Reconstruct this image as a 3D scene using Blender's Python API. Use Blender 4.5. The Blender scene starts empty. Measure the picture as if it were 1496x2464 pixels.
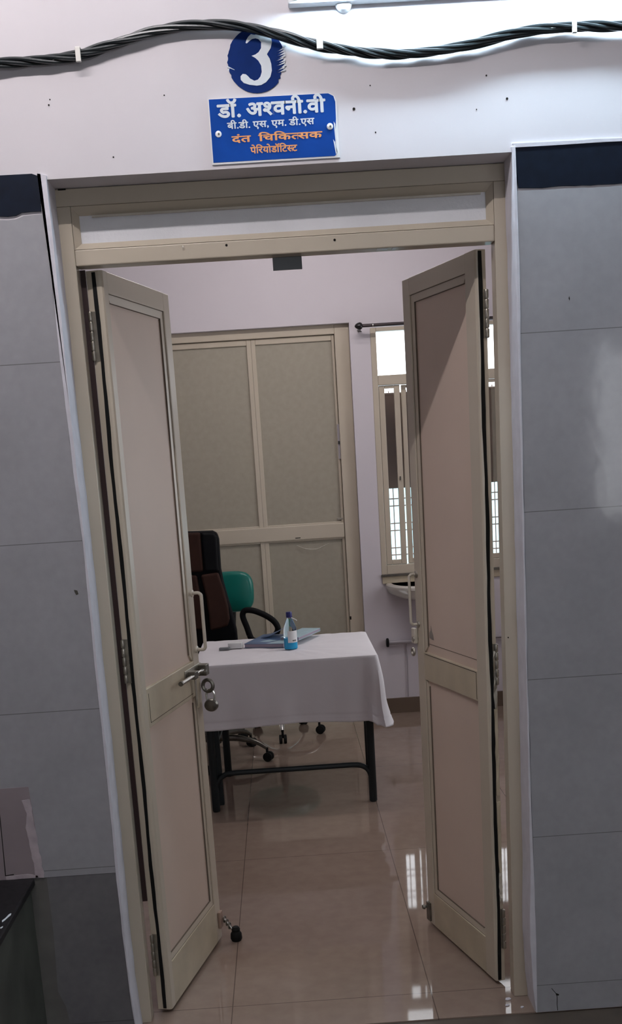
import bpy, bmesh, math, random
from mathutils import Vector, Matrix
from math import sin, cos, pi, radians

S = bpy.context.scene
COL = S.collection
random.seed(7)

# ------------------------------------------------------------------ camera
IW, IH = 1496.0, 2464.0
CX, CY, CZ = 0.5238, -2.9557, 1.6036
YAW, PIT, ROL, FPX, PY = -0.0159, -0.2126, 0.0633, 2699.997, 1681.41
R0 = Vector((cos(YAW), sin(YAW), 0))
HF = Vector((-sin(YAW), cos(YAW), 0))
FW = HF * cos(PIT) + Vector((0, 0, 1)) * sin(PIT)
U0 = -HF * sin(PIT) + Vector((0, 0, 1)) * cos(PIT)
RT = R0 * cos(ROL) - U0 * sin(ROL)
UP = R0 * sin(ROL) + U0 * cos(ROL)
cam = bpy.data.cameras.new('camera')
camo = bpy.data.objects.new('camera', cam)
COL.objects.link(camo)
camo.matrix_world = Matrix(((RT.x, UP.x, -FW.x, CX), (RT.y, UP.y, -FW.y, CY), (RT.z, UP.z, -FW.z, CZ), (0, 0, 0, 1)))
cam.sensor_fit = 'VERTICAL'
cam.sensor_height = 36.0
cam.sensor_width = 36.0
cam.lens = FPX / IH * 36.0
cam.shift_y = (PY - IH / 2) / IH
cam.clip_start = 0.05
S.camera = camo

# ------------------------------------------------------------------ world, lights, exposure
S.view_settings.view_transform = 'Standard'
S.view_settings.look = 'None'
S.view_settings.gamma = 1.0
S.view_settings.exposure = 0.25
S.view_settings.use_curve_mapping = False
world = bpy.data.worlds.new('world')
S.world = world
world.use_nodes = True
bg = world.node_tree.nodes['Background']
bg.inputs['Color'].default_value = (0.93, 0.96, 1.0, 1)
bg.inputs['Strength'].default_value = 3.2

TUBE_STRENGTH = 98.0

# ------------------------------------------------------------------ materials
def new_mat(name):
    m = bpy.data.materials.new(name); m.use_nodes = True
    nt = m.node_tree
    return m, nt, nt.nodes['Principled BSDF']

def srgb(r, g, b):
    f = lambda c: (c / 255 / 12.92) if c / 255 <= 0.04045 else ((c / 255 + 0.055) / 1.055) ** 2.4
    return (f(r), f(g), f(b), 1)

def mat(name, col, rough=0.5, metal=0.0, var=0.06, scale=6.0, bump=0.0, bscale=60.0, spec=0.5, **kw):
    """principled surface whose own colour wanders a little with noise"""
    m, nt, p = new_mat(name)
    N, L = nt.nodes, nt.links
    tc = N.new('ShaderNodeTexCoord')
    no = N.new('ShaderNodeTexNoise'); no.inputs['Scale'].default_value = scale; no.inputs['Detail'].default_value = 5
    L.new(tc.outputs['Object'], no.inputs['Vector'])
    mx = N.new('ShaderNodeMix'); mx.data_type = 'RGBA'
    mx.inputs[6].default_value = tuple(c * (1 - var) for c in col[:3]) + (1,)
    mx.inputs[7].default_value = tuple(min(1, c * (1 + var)) for c in col[:3]) + (1,)
    rp = N.new('ShaderNodeMapRange'); rp.inputs[1].default_value = 0.3; rp.inputs[2].default_value = 0.7
    L.new(no.outputs['Fac'], rp.inputs[0]); L.new(rp.outputs[0], mx.inputs[0])
    L.new(mx.outputs[2], p.inputs['Base Color'])
    p.inputs['Roughness'].default_value = rough
    p.inputs['Metallic'].default_value = metal
    p.inputs['Specular IOR Level'].default_value = spec
    for k, v in kw.items():
        p.inputs[k.replace('_', ' ')].default_value = v
    if bump:
        n2 = N.new('ShaderNodeTexNoise'); n2.inputs['Scale'].default_value = bscale; n2.inputs['Detail'].default_value = 3
        L.new(tc.outputs['Object'], n2.inputs['Vector'])
        b = N.new('ShaderNodeBump'); b.inputs['Strength'].default_value = bump; b.inputs['Distance'].default_value = 0.004
        L.new(n2.outputs['Fac'], b.inputs['Height']); L.new(b.outputs[0], p.inputs['Normal'])
    return m

def joint_mat(name, col_a, col_b, joint, axes, rough, width=0.002, nscale=9.0, bump=0.03, tint=0.0, spec=0.5, fine=60.0, jstr=1.0):
    """tiles: mottled colour with thin joints along the given axes [(axis, offset, step), ...]"""
    m, nt, p = new_mat(name)
    N, L = nt.nodes, nt.links
    tc = N.new('ShaderNodeTexCoord'); sep = N.new('ShaderNodeSeparateXYZ')
    L.new(tc.outputs['Object'], sep.inputs[0])
    def M(op, a, b=None):
        n = N.new('ShaderNodeMath'); n.operation = op
        for i, v in enumerate((a, b)):
            if v is None: continue
            if isinstance(v, (int, float)): n.inputs[i].default_value = v
            else: L.new(v, n.inputs[i])
        return n.outputs[0]
    line = None
    for ax, off, step in axes:
        t = M('DIVIDE', M('SUBTRACT', sep.outputs[ax], off), step)
        fr = M('SUBTRACT', t, M('FLOOR', M('ADD', t, 0.5)))
        d = M('MULTIPLY', M('ABSOLUTE', fr), step)
        h = M('LESS_THAN', d, width / 2)
        line = h if line is None else M('MAXIMUM', line, h)
    n1 = N.new('ShaderNodeTexNoise'); n1.inputs['Scale'].default_value = nscale; n1.inputs['Detail'].default_value = 8; n1.inputs['Roughness'].default_value = 0.6
    L.new(tc.outputs['Object'], n1.inputs['Vector'])
    n3 = N.new('ShaderNodeTexNoise'); n3.inputs['Scale'].default_value = fine; n3.inputs['Detail'].default_value = 4
    L.new(tc.outputs['Object'], n3.inputs['Vector'])
    ad = M('ADD', M('MULTIPLY', n1.outputs['Fac'], 0.65), M('MULTIPLY', n3.outputs['Fac'], 0.35))
    mr = N.new('ShaderNodeMapRange'); mr.inputs[1].default_value = 0.38; mr.inputs[2].default_value = 0.62
    L.new(ad, mr.inputs[0])
    mx = N.new('ShaderNodeMix'); mx.data_type = 'RGBA'; mx.inputs[6].default_value = col_a; mx.inputs[7].default_value = col_b
    L.new(mr.outputs[0], mx.inputs[0])
    m2 = N.new('ShaderNodeMix'); m2.data_type = 'RGBA'; m2.inputs[7].default_value = joint
    L.new(M('MULTIPLY', line, jstr), m2.inputs[0]); L.new(mx.outputs[2], m2.inputs[6])
    L.new(m2.outputs[2], p.inputs['Base Color'])
    p.inputs['Roughness'].default_value = rough
    p.inputs['Specular IOR Level'].default_value = spec
    n2 = N.new('ShaderNodeTexNoise'); n2.inputs['Scale'].default_value = 12; n2.inputs['Detail'].default_value = 2
    L.new(tc.outputs['Object'], n2.inputs['Vector'])
    b = N.new('ShaderNodeBump'); b.inputs['Strength'].default_value = bump; b.inputs['Distance'].default_value = 0.01
    if bump: L.new(n2.outputs['Fac'], b.inputs['Height']); L.new(b.outputs[0], p.inputs['Normal'])
    return m

def emis(name, col, strength):
    m, nt, p = new_mat(name)
    p.inputs['Base Color'].default_value = col
    p.inputs['Emission Color'].default_value = col
    p.inputs['Emission Strength'].default_value = strength
    return m

def glass(name, col=(1, 1, 1, 1), rough=0.0, ior=1.45, alpha=1.0):
    m, nt, p = new_mat(name)
    p.inputs['Base Color'].default_value = col
    p.inputs['Roughness'].default_value = rough
    p.inputs['IOR'].default_value = ior
    p.inputs['Transmission Weight'].default_value = 1.0
    return m

M = {}
M['paint_white'] = mat('white_wall_paint', (0.62, 0.585, 0.61, 1), 0.75, var=0.03, scale=2.5, bump=0.12, bscale=14)
M['paint_lilac'] = mat('lilac_wall_paint', (0.60, 0.555, 0.59, 1), 0.75, var=0.02, scale=2, bump=0.08, bscale=20)
M['plaster_pink'] = mat('pinkish_plaster', (0.42, 0.36, 0.385, 1), 0.8, var=0.15, scale=25, bump=0.3, bscale=50)
M['plaster'] = mat('plaster_edge', (0.60, 0.58, 0.63, 1), 0.8, var=0.06, scale=20, bump=0.3, bscale=40)
M['beige'] = mat('cream_enamel_paint', (0.50, 0.435, 0.345, 1), 0.32, var=0.045, scale=3, bump=0.06, bscale=18)
M['beige_panel'] = mat('cream_door_panel', (0.60, 0.475, 0.395, 1), 0.5, var=0.05, scale=2.2, bump=0.05, bscale=16)
M['beige_old'] = mat('old_cream_paint', (0.47, 0.40, 0.29, 1), 0.4, var=0.12, scale=9, bump=0.15, bscale=40)
M['back_panel'] = mat('grey_beige_laminate', (0.33, 0.295, 0.235, 1), 0.6, var=0.05, scale=30)
M['wall_tile'] = joint_mat('grey_wall_tile', (0.31, 0.305, 0.325, 1), (0.35, 0.345, 0.365, 1), (0.17, 0.165, 0.17, 1), [(2, 1.8733, 0.4474)], 0.09, 0.0022, 5, 0.04, spec=0.6, fine=45)
M['wall_tile_low'] = joint_mat('dark_wall_tile', (0.125, 0.12, 0.13, 1), (0.165, 0.16, 0.165, 1), (0.08, 0.08, 0.08, 1), [(2, 0.0665, 0.4474)], 0.4, 0.0028, 5, 0.03, fine=45)
M['navy_tile'] = mat('navy_black_tile', (0.0045, 0.008, 0.018, 1), 0.5, var=0.2, scale=30, bump=0.05, bscale=15, spec=0.12)
M['floor'] = joint_mat('vitrified_floor_tile', (0.225, 0.163, 0.130, 1), (0.258, 0.192, 0.155, 1), (0.055, 0.04, 0.035, 1), [(0, 0.2796, 0.6), (1, 0.161, 1.2628)], 0.038, 0.003, 2.5, 0.0, spec=0.45, fine=20, jstr=.75)
M['floor_corr'] = mat('corridor_stone', (0.065, 0.048, 0.036, 1), 0.45, var=0.2, scale=12)
M['black'] = mat('black_plastic', (0.012, 0.012, 0.012, 1), 0.4)
M['rubber'] = mat('black_rubber', (0.006, 0.006, 0.006, 1), 0.7, spec=0.2)
M['cable'] = mat('black_cable_sheath', (0.014, 0.018, 0.02, 1), 0.28)
M['maroon'] = mat('maroon_gap_strip', (0.02, 0.004, 0.004, 1), 0.6)
M['chrome'] = mat('chrome', (0.62, 0.61, 0.58, 1), 0.22, 1.0)
M['steel'] = mat('dull_steel', (0.38, 0.35, 0.30, 1), 0.35, 0.9, var=0.15, scale=40)
M['steel_dark'] = mat('weathered_steel', (0.16, 0.15, 0.13, 1), 0.35, 0.9, var=0.2, scale=40)
M['painted_metal'] = mat('cream_painted_metal', (0.55, 0.5, 0.42, 1), 0.3, var=0.08, scale=30)
M['grey_plate'] = mat('grey_plate', (0.17, 0.18, 0.19, 1), 0.6)
M['cloth'] = mat('white_cotton_cloth', (0.66, 0.63, 0.655, 1), 0.9, var=0.03, scale=5, bump=0.15, bscale=30)
M['table_metal'] = mat('slate_blue_enamel', (0.010, 0.014, 0.016, 1), 0.45, spec=0.3)
M['wood_top'] = mat('table_board', (0.12, 0.07, 0.04, 1), 0.5)
M['leather_black'] = mat('black_leatherette', (0.003, 0.003, 0.004, 1), 0.6, spec=0.12)
M['leather_brown'] = mat('brown_leatherette', (0.030, 0.011, 0.007, 1), 0.75, spec=0.2, var=0.1, scale=20)
M['green'] = mat('teal_vinyl', (0.008, 0.145, 0.115, 1), 0.28, var=0.1, scale=8)
M['blue_print'] = mat('blue_sign_print', (0.006, 0.050, 0.270, 1), 0.8, var=0.12, scale=14, spec=0.08)
M['navy_print'] = mat('navy_disc_print', (0.006, 0.022, 0.118, 1), 0.8, var=0.15, scale=20, spec=0.08)
M['white_print'] = mat('white_print', (0.62, 0.66, 0.70, 1), 0.5)
M['orange_print'] = mat('orange_print', (0.72, 0.30, 0.10, 1), 0.5)
M['white_plastic'] = mat('white_plastic', (0.72, 0.72, 0.72, 1), 0.35)
M['clip'] = mat('off_white_clip', (0.60, 0.58, 0.54, 1), 0.5)
M['dark_hole'] = mat('dark_hole', (0.015, 0.013, 0.012, 1), 0.9, spec=0.1)
M['fitting'] = mat('lamp_housing', (0.70, 0.72, 0.74, 1), 0.4)
M['tube'] = emis('lit_tube', (0.66, 0.86, 1.0, 1), TUBE_STRENGTH)
M['corridor_fill'] = emis('corridor_fill_tube', (1.0, 0.94, 0.95, 1), 118.0)
M['room_fill'] = emis('room_fill_tube', (1.0, 0.94, 0.93, 1), 80.0)
M['glass'] = glass('clear_glass', (1, 1, 1, 1), 0.0, 1.45)
M['frosted'] = mat('frosted_glass', (0.80, 0.80, 0.83, 1), 0.22, bump=0.25, bscale=120, Transmission_Weight=0.15)
M['groove'] = mat('groove_shade', (0.13, 0.10, 0.075, 1), 0.8)
M['granite'] = mat('black_granite', (0.010, 0.009, 0.010, 1), 0.5, var=0.5, scale=60, spec=0.25)
M['green_marble'] = mat('grey_green_marble', (0.055, 0.058, 0.048, 1), 0.35, var=0.55, scale=7)
M['cement'] = mat('grey_cement_band', (0.135, 0.13, 0.12, 1), 0.8, var=0.15, scale=12)
M['pink_tile'] = mat('pinkish_tile', (0.27, 0.225, 0.24, 1), 0.4, var=0.08, scale=9)
M['skirting'] = mat('brown_skirting_tile', (0.13, 0.09, 0.065, 1), 0.3, var=0.1)
M['brown_blind'] = mat('brown_blind', (0.13, 0.085, 0.065, 1), 0.7, var=0.12, scale=8)
M['cyan_wall'] = mat('pale_cyan_wall', (0.36, 0.62, 0.68, 1), 0.8, var=0.1, scale=1.5)
M['ceramic'] = mat('white_ceramic', (0.62, 0.58, 0.53, 1), 0.2)
M['pvc'] = mat('grey_pvc', (0.34, 0.31, 0.33, 1), 0.4)
M['rod'] = mat('dark_metal_rod', (0.05, 0.038, 0.042, 1), 0.3, 0.5)
M['knob_black'] = mat('black_finial', (0.008, 0.006, 0.007, 1), 0.3)
M['grille'] = mat('painted_grille', (0.34, 0.25, 0.22, 1), 0.5)
M['bottle'] = glass('bottle_plastic', (0.97, 0.99, 1, 1), 0.02, 1.2)
M['blue_liquid'] = mat('blue_liquid', (0.0, 0.42, 0.78, 1), 0.1, var=0.05)
M['cap_blue'] = mat('dark_blue_cap', (0.01, 0.012, 0.13, 1), 0.35)
M['book_blue'] = mat('slate_blue_cover', (0.085, 0.135, 0.24, 1), 0.35, var=0.25, scale=12)
M['book_light'] = mat('pale_blue_cover', (0.36, 0.50, 0.56, 1), 0.3, var=0.15, scale=14)
M['pages'] = mat('page_block', (0.33, 0.28, 0.34, 1), 0.8)
M['ceiling'] = mat('white_ceiling', (0.7, 0.69, 0.68, 1), 0.9)
M['stopper_wood'] = mat('striped_stopper_spring', (0.35, 0.25, 0.2, 1), 0.4, 0.5)

# ------------------------------------------------------------------ mesh helpers
class MB:
    def __init__(s): s.bm = bmesh.new(); s.mi = 0
    def _mark(s, faces):
        for f in faces: f.material_index = s.mi
    def box(s, x0, x1, y0, y1, z0, z1):
        v = [s.bm.verts.new((x, y, z)) for x in (x0, x1) for y in (y0, y1) for z in (z0, z1)]
        q = [(0, 1, 3, 2), (4, 6, 7, 5), (0, 4, 5, 1), (2, 3, 7, 6), (0, 2, 6, 4), (1, 5, 7, 3)]
        s._mark([s.bm.faces.new([v[i] for i in f]) for f in q]); return s
    def prism(s, pts, axis, a, b):
        """pts: 2D outline; extruded along axis from a to b (axis 'y': pts are x,z; 'z': x,y; 'x': y,z)"""
        def P(p, t):
            return {'y': (p[0], t, p[1]), 'z': (p[0], p[1], t), 'x': (t, p[0], p[1])}[axis]
        va = [s.bm.verts.new(P(p, a)) for p in pts]; vb = [s.bm.verts.new(P(p, b)) for p in pts]
        n = len(pts); fs = [s.bm.faces.new(va), s.bm.faces.new(vb[::-1])]
        for i in range(n):
            fs.append(s.bm.faces.new((va[i], vb[i], vb[(i + 1) % n], va[(i + 1) % n])))
        s._mark(fs); return s
    def tube(s, pts, r, n=12, cap=True):
        """swept tube through pts; r a number or one radius per point"""
        pts = [Vector(p) for p in pts]; k = len(pts)
        rr = r if isinstance(r, (list, tuple)) else [r] * k
        t0 = (pts[1] - pts[0]).normalized()
        up = Vector((0, 0, 1)) if abs(t0.z) < 0.9 else Vector((1, 0, 0))
        a = t0.cross(up).normalized(); rings = []
        for i in range(k):
            if i == 0: t = t0
            elif i == k - 1: t = (pts[i] - pts[i - 1]).normalized()
            else: t = ((pts[i] - pts[i - 1]).normalized() + (pts[i + 1] - pts[i]).normalized()).normalized()
            a = (a - t * a.dot(t)).normalized(); b = t.cross(a)
            rings.append([s.bm.verts.new(pts[i] + (a * cos(2 * pi * j / n) + b * sin(2 * pi * j / n)) * rr[i]) for j in range(n)])
        fs = []
        for i in range(k - 1):
            for j in range(n):
                fs.append(s.bm.faces.new((rings[i][j], rings[i][(j + 1) % n], rings[i + 1][(j + 1) % n], rings[i + 1][j])))
        if cap:
            fs.append(s.bm.faces.new(rings[0][::-1])); fs.append(s.bm.faces.new(rings[-1]))
        s._mark(fs); return s
    def lathe(s, prof, c=(0, 0, 0), n=24, axis='z'):
        """prof: (radius, height) list"""
        def P(r, h, a):
            x, y = r * cos(a), r * sin(a)
            return {'z': (c[0] + x, c[1] + y, c[2] + h), 'y': (c[0] + x, c[1] + h, c[2] + y), 'x': (c[0] + h, c[1] + x, c[2] + y)}[axis]
        rings = []
        for r, h in prof:
            if r < 1e-6: rings.append([s.bm.verts.new(P(0, h, 0))])
            else: rings.append([s.bm.verts.new(P(r, h, 2 * pi * j / n)) for j in range(n)])
        fs = []
        for A, B in zip(rings, rings[1:]):
            if len(A) == 1 and len(B) == 1: continue
            for j in range(n):
                k = (j + 1) % n
                if len(A) == 1: fs.append(s.bm.faces.new((A[0], B[k], B[j])))
                elif len(B) == 1: fs.append(s.bm.faces.new((A[j], A[k], B[0])))
                else: fs.append(s.bm.faces.new((A[j], A[k], B[k], B[j])))
        if len(rings[0]) > 1: fs.append(s.bm.faces.new(rings[0]))
        if len(rings[-1]) > 1: fs.append(s.bm.faces.new(rings[-1][::-1]))
        s._mark(fs); return s
    def build(s, name, m, parent=None, bevel=0, seg=2, smooth=False, loc=None, rotz=0):
        bmesh.ops.recalc_face_normals(s.bm, faces=s.bm.faces[:])
        me = bpy.data.meshes.new(name); s.bm.to_mesh(me); s.bm.free()
        for mm in (m if isinstance(m, (list, tuple)) else [m]): me.materials.append(mm)
        o = bpy.data.objects.new(name, me); COL.objects.link(o)
        if parent: o.parent = parent
        if loc: o.location = loc
        if rotz: o.rotation_euler.z = rotz
        if smooth:
            for p in me.polygons: p.use_smooth = True
            try: me.set_sharp_from_angle(angle=radians(38))
            except Exception: pass
        if bevel:
            b = o.modifiers.new('bevel', 'BEVEL'); b.width = bevel; b.segments = seg; b.limit_method = 'ANGLE'; b.angle_limit = radians(35)
            b.harden_normals = False
        return o

def tag(o, label=None, cat=None, group=None, kind=None):
    if label: o['label'] = label
    if cat: o['category'] = cat
    if group: o['group'] = group
    if kind: o['kind'] = kind
    return o
def empty(name, loc=(0, 0, 0), rotz=0):
    o = bpy.data.objects.new(name, None); o.empty_display_size = 0.1
    o.location = loc; o.rotation_euler.z = rotz; COL.objects.link(o)
    return o
def catmull(pts, n=8):
    pts = [Vector(p) for p in pts]
    P = [pts[0] * 2 - pts[1]] + pts + [pts[-1] * 2 - pts[-2]]
    out = []
    for i in range(1, len(P) - 2):
        for k in range(n):
            t = k / n
            out.append(0.5 * ((2 * P[i]) + (-P[i - 1] + P[i + 1]) * t + (2 * P[i - 1] - 5 * P[i] + 4 * P[i + 1] - P[i + 2]) * t * t + (-P[i - 1] + 3 * P[i] - 3 * P[i + 1] + P[i + 2]) * t ** 3))
    out.append(pts[-1]); return out

# ------------------------------------------------------------------ setting: front wall
WL, WR, ZT, DT = 0.006, 1.159, 2.3005, 0.16
w = MB()
w.box(-3.0, WL, 0, DT, 0, 3.3); w.box(WR, 5.0, 0, DT, 0, 3.3); w.box(WL, WR, 0, DT, ZT, 3.3)
wall = w.build('wall_front', [M['paint_white'], M['dark_hole']])
tag(wall, 'white painted wall around and above the open double door', 'wall', kind='structure')
# little holes and knocks left in the plaster, part of the wall
for i, (x, z, r) in enumerate([(0.765, 2.418, 0.0036), (1.138, 2.421, 0.0032), (1.089, 2.475, 0.002), (0.815, 2.363, 0.002), (0.807, 2.468, 0.0015), (1.063, 2.401, 0.0015), (0.31, 2.473, 0.0018), (0.032, 2.466, 0.0022), (0.036, 2.478, 0.0018), (0.175, 2.342, 0.0018)]):
    MB().lathe([(r * random.uniform(.9, 1.2), -0.001), (r * 0.8, 0.001)], (x, 0, z), 7, 'y').build('nail_hole', M['dark_hole'], wall)

edgesL = [(-0.005, 2.315), (-0.006, 2.219), (-0.003, 2.095), (-0.004, 1.875), (0.0, 1.6), (0.005, 1.427), (0.003, 1.1), (0.004, 0.809), (0.001, 0.489), (0.002, 0.333), (0.005, 0.155), (0.012, 0.0)]
def rough_edge(pts, amp, step, seed):
    """subdivide an open polyline and jitter it sideways"""
    rnd = random.Random(seed); out = []
    for (x0, z0), (x1, z1) in zip(pts, pts[1:]):
        n = max(1, int(math.hypot(x1 - x0, z1 - z0) / step))
        for k in range(n):
            t = k / n; dx, dz = x1 - x0, z1 - z0; l = math.hypot(dx, dz) or 1
            j = rnd.uniform(-amp, amp) if (k or out) else 0
            out.append((x0 + dx * t - dz / l * j, z0 + dz * t + dx / l * j))
    out.append(pts[-1]); return out
# tile cladding, left: upper grey tiles, dark row, navy border
eL = rough_edge(edgesL, 0.0012, 0.035, 3)
up_l = [p for p in eL if 0.5135 < p[1] < 2.2215]
tl = MB().prism([(-3.0, 2.215)] + rough_edge([(-0.35, 2.209), (-0.115, 2.213), (-0.075, 2.214), (-0.055, 2.221), (-0.006, 2.2215)], 0.0012, 0.02, 5) + up_l + [(0.001, 0.512), (-3.0, 0.512)], 'y', -0.005, 0.0)
tag(tl.build('trim_1', M['wall_tile']), 'grey wall tiles left of the door', 'wall tiles', kind='structure')
lo_l = [p for p in eL if p[1] < 0.5105]
tl = MB().prism([(-0.19, 0.511), (0.001, 0.511)] + lo_l + [(-0.165, 0.0), (-0.178, 0.12), (-0.196, 0.17), (-0.189, 0.35)], 'y', -0.005, 0.0)
tag(tl.build('trim_2', M['wall_tile_low']), 'dark grey tile row left of the door near the floor', 'wall tiles', kind='structure')
tl = MB().prism([(-3.0, 0.511), (-0.19, 0.511), (-0.189, 0.35), (-0.196, 0.17), (-0.178, 0.12), (-0.165, 0.0), (-3.0, 0.0)], 'y', -0.004, 0.0)
tag(tl.build('trim_3', M['cement']), 'cement grey strip between bench and dark tile row', 'wall tiles', kind='structure')
nb = MB().prism([(-3.0, 2.2225)] + rough_edge([(-0.35, 2.217), (-0.115, 2.2215), (-0.075, 2.222), (-0.06, 2.2285), (-0.012, 2.2285)], 0.0012, 0.02, 5) + [(-0.011, 2.262), (-0.012, 2.309)] + rough_edge([(-0.025, 2.3145), (-0.1, 2.3145), (-0.5, 2.3155)], 0.0008, 0.05, 8) + [(-3.0, 2.315)], 'y', -0.0055, 0.0)
tag(nb.build('trim_4', M['navy_tile']), 'near-black border tile left above the grey wall tiles', 'border tile', kind='structure')
# pink repair tile and plaster streak beside the bench
pk = MB().prism([(-3.0, 0.76), (-0.245, 0.775), (-0.21, 0.775), (-0.204, 0.66), (-0.207, 0.514), (-3.0, 0.514)], 'y', -0.0065, -0.0045)
pkt = pk.build('trim_5', M['pink_tile']); tag(pkt, 'pinkish repair tile above the granite bench top', 'wall tile', kind='structure')
MB().prism([(-0.2965, 0.725), (-0.2945, 0.725), (-0.298, 0.6), (-0.300, 0.527), (-0.278, 0.529), (-0.278, 0.5265), (-0.3025, 0.5245), (-0.3, 0.6)], 'y', -0.0072, -0.0064).build('tile_crack', M['dark_hole'], pkt)
st = rough_edge([(-0.232, 0.738), (-0.210, 0.740), (-0.207, 0.68), (-0.201, 0.6), (-0.198, 0.56), (-0.196, 0.515), (-0.218, 0.515), (-0.222, 0.56), (-0.226, 0.6), (-0.229, 0.66), (-0.222, 0.7), (-0.232, 0.738)], 0.0022, 0.012, 11)
MB().prism(st[:-1], 'y', -0.0085, -0.0064).build('plaster_streak', M['plaster_pink'], pkt)
MB().prism(rough_edge([(-0.300, 0.524), (-0.240, 0.526), (-0.212, 0.520), (-0.212, 0.514), (-0.300, 0.514)], 0.001, 0.02, 12), 'y', -0.0085, -0.0064).build('plaster_streak', M['plaster_pink'], pkt)
MB().prism([(-0.031, 1.300), (-0.022, 1.298), (-0.02, 1.288), (-0.026, 1.286), (-0.029, 1.292)], 'y', -0.0055, -0.0049).build('tile_chip', M['steel_dark'], pkt)

# right side
edgesR = [(1.155, 2.308), (1.157, 2.213), (1.159, 1.976), (1.157, 1.789), (1.157, 1.353), (1.157, 0.999), (1.159, 0.774), (1.160, 0.60), (1.163, 0.432), (1.165, 0.217), (1.164, 0.0)]
eR = rough_edge(edgesR, 0.0009, 0.04, 4)
tr = MB().prism([(5.0, 2.207), ] + [(5.0, 0.0)] + eR[::-1][:-1] and ([(5.0, 0.0)] + [p for p in eR[::-1] if p[1] < 2.21] + rough_edge([(1.157, 2.210), (1.2, 2.2085), (1.26, 2.2095), (1.34, 2.207), (1.5, 2.2075)], 0.0012, 0.02, 6) + [(5.0, 2.2075)]), 'y', -0.005, 0.0)
trr = tr.build('trim_6', M['wall_tile']); tag(trr, 'grey wall tiles right of the door', 'wall tiles', kind='structure')
nb = MB().prism([(1.1605, 2.2165), (1.157, 2.25), (1.1565, 2.28), (1.154, 2.308), (1.26, 2.3085), (1.5, 2.308), (5.0, 2.308), (5.0, 2.212)] + rough_edge([(1.5, 2.212), (1.34, 2.2125), (1.26, 2.2145), (1.2, 2.2135), (1.1605, 2.2165)], 0.001, 0.02, 7)[:-1], 'y', -0.0055, 0.0)
tag(nb.build('trim_7', M['navy_tile']), 'dark navy border tile right above the grey wall tiles', 'border tile', kind='structure')
nbb = MB().prism(rough_edge([(1.148, 2.318), (1.5, 2.316), (1.9, 2.316), (1.9, 2.309), (1.5, 2.3085), (1.154, 2.309)], 0.0008, 0.05, 9), 'y', -0.007, 0.0)
nbb.build('plaster_ridge', M['plaster'], trr)
# crack and chip in the right tiles
MB().tube([(1.2065, -0.0052, 0.072), (1.219, -0.0052, 0.055), (1.222, -0.0052, 0.045), (1.2215, -0.0052, 0.02), (1.223, -0.0052, 0.002)], 0.0009, 6).build('tile_crack', M['dark_hole'], trr)
MB().prism([(1.217, 0.057), (1.228, 0.052), (1.226, 0.048), (1.220, 0.049)], 'y', -0.0056, -0.0048).build('tile_crack', M['dark_hole'], trr)
MB().prism([(1.2825, 1.956), (1.284, 1.949), (1.283, 1.945), (1.281, 1.951)], 'y', -0.0055, -0.0048).build('tile_chip', M['dark_hole'], trr)

# plastered arrises down both sides of the opening
inL = [(0.009, 2.3), (0.010, 2.0), (0.009, 1.7), (0.011, 1.426), (0.010, 1.1), (0.011, 0.808), (0.009, 0.488), (0.008, 0.332), (0.009, 0.155), (0.016, 0.0)]
inR = [(1.147, 2.3), (1.150, 1.977), (1.1515, 1.4), (1.152, 1.0), (1.153, 0.775), (1.152, 0.434), (1.149, 0.3), (1.147, 0.219), (1.153, 0.08), (1.160, 0.0)]
a = MB().prism([(-0.009, 2.314)] + rough_edge(edgesL, 0.0006, 0.05, 31) + rough_edge(inL, 0.0008, 0.05, 21)[::-1] + [(0.010, 2.309)], 'y', -0.0075, 0.0985)
tag(a.build('trim_8', M['plaster'], bevel=0.002), 'white plastered edge down the left of the doorway', 'plaster edge', kind='structure')
a = MB().prism([(1.156, 2.314)] + rough_edge(edgesR, 0.0006, 0.05, 32) + rough_edge(inR, 0.0008, 0.05, 22)[::-1] + [(1.143, 2.312)], 'y', -0.0075, 0.0985)
tag(a.build('trim_9', M['plaster'], bevel=0.002), 'white plastered edge down the right of the doorway', 'plaster edge', kind='structure')

# floors, room shell
tag(MB().box(-1.5, 2.25, 0.0, 3.894, -0.05, 0.0).build('floor', M['floor']), 'glossy brown vitrified floor tiles of the room', 'floor', kind='structure')
tag(MB().box(-3.0, 5.0, -6.2, 0.0, -0.055, -0.004).build('floor_corridor', M['floor_corr']), 'dark stone floor of the corridor in front of the door', 'floor', kind='structure')
tag(MB().box(-1.5, 2.25, DT, 4.1, 3.05, 3.15).build('ceiling', M['ceiling']), 'white ceiling of the room', 'ceiling', kind='structure')
tag(MB().box(-3.0, 5.0, -6.2, 0.0, 3.3, 3.4).build('ceiling_corridor', M['ceiling']), 'white ceiling of the corridor', 'ceiling', kind='structure')
tag(MB().box(-1.6, -1.5, DT, 4.1, 0, 3.05).build('wall_left', M['paint_lilac']), 'lilac side wall of the room', 'wall', kind='structure')
w = MB(); YR0, YR1 = 1.5, 3.1
w.box(2.25, 2.4, DT, YR0, 0, 3.05).box(2.25, 2.4, YR1, 4.1, 0, 3.05).box(2.25, 2.4, YR0, YR1, 0, 0.9).box(2.25, 2.4, YR0, YR1, 2.2, 3.05)
tag(w.build('wall_right', M['paint_lilac']), 'lilac wall on the right of the room with an added window opening', 'wall', kind='structure')
YB = 3.894
WX0, WX1, WZ0, WZ1 = 1.112, 2.08, 0.868, 2.312
DX0, DX1, DZ1 = -0.17, 0.992, 2.350
w = MB()
w.box(-1.5, DX0, YB, 4.1, 0, 3.05).box(DX0, DX1, YB, 4.1, DZ1, 3.05).box(DX1, WX0, YB, 4.1, 0, 3.05)
w.box(WX0, WX1, YB, 4.1, 0, WZ0).box(WX0, WX1, YB, 4.1, WZ1, 3.05).box(WX1, 2.25, YB, 4.1, 0, 3.05)
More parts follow.
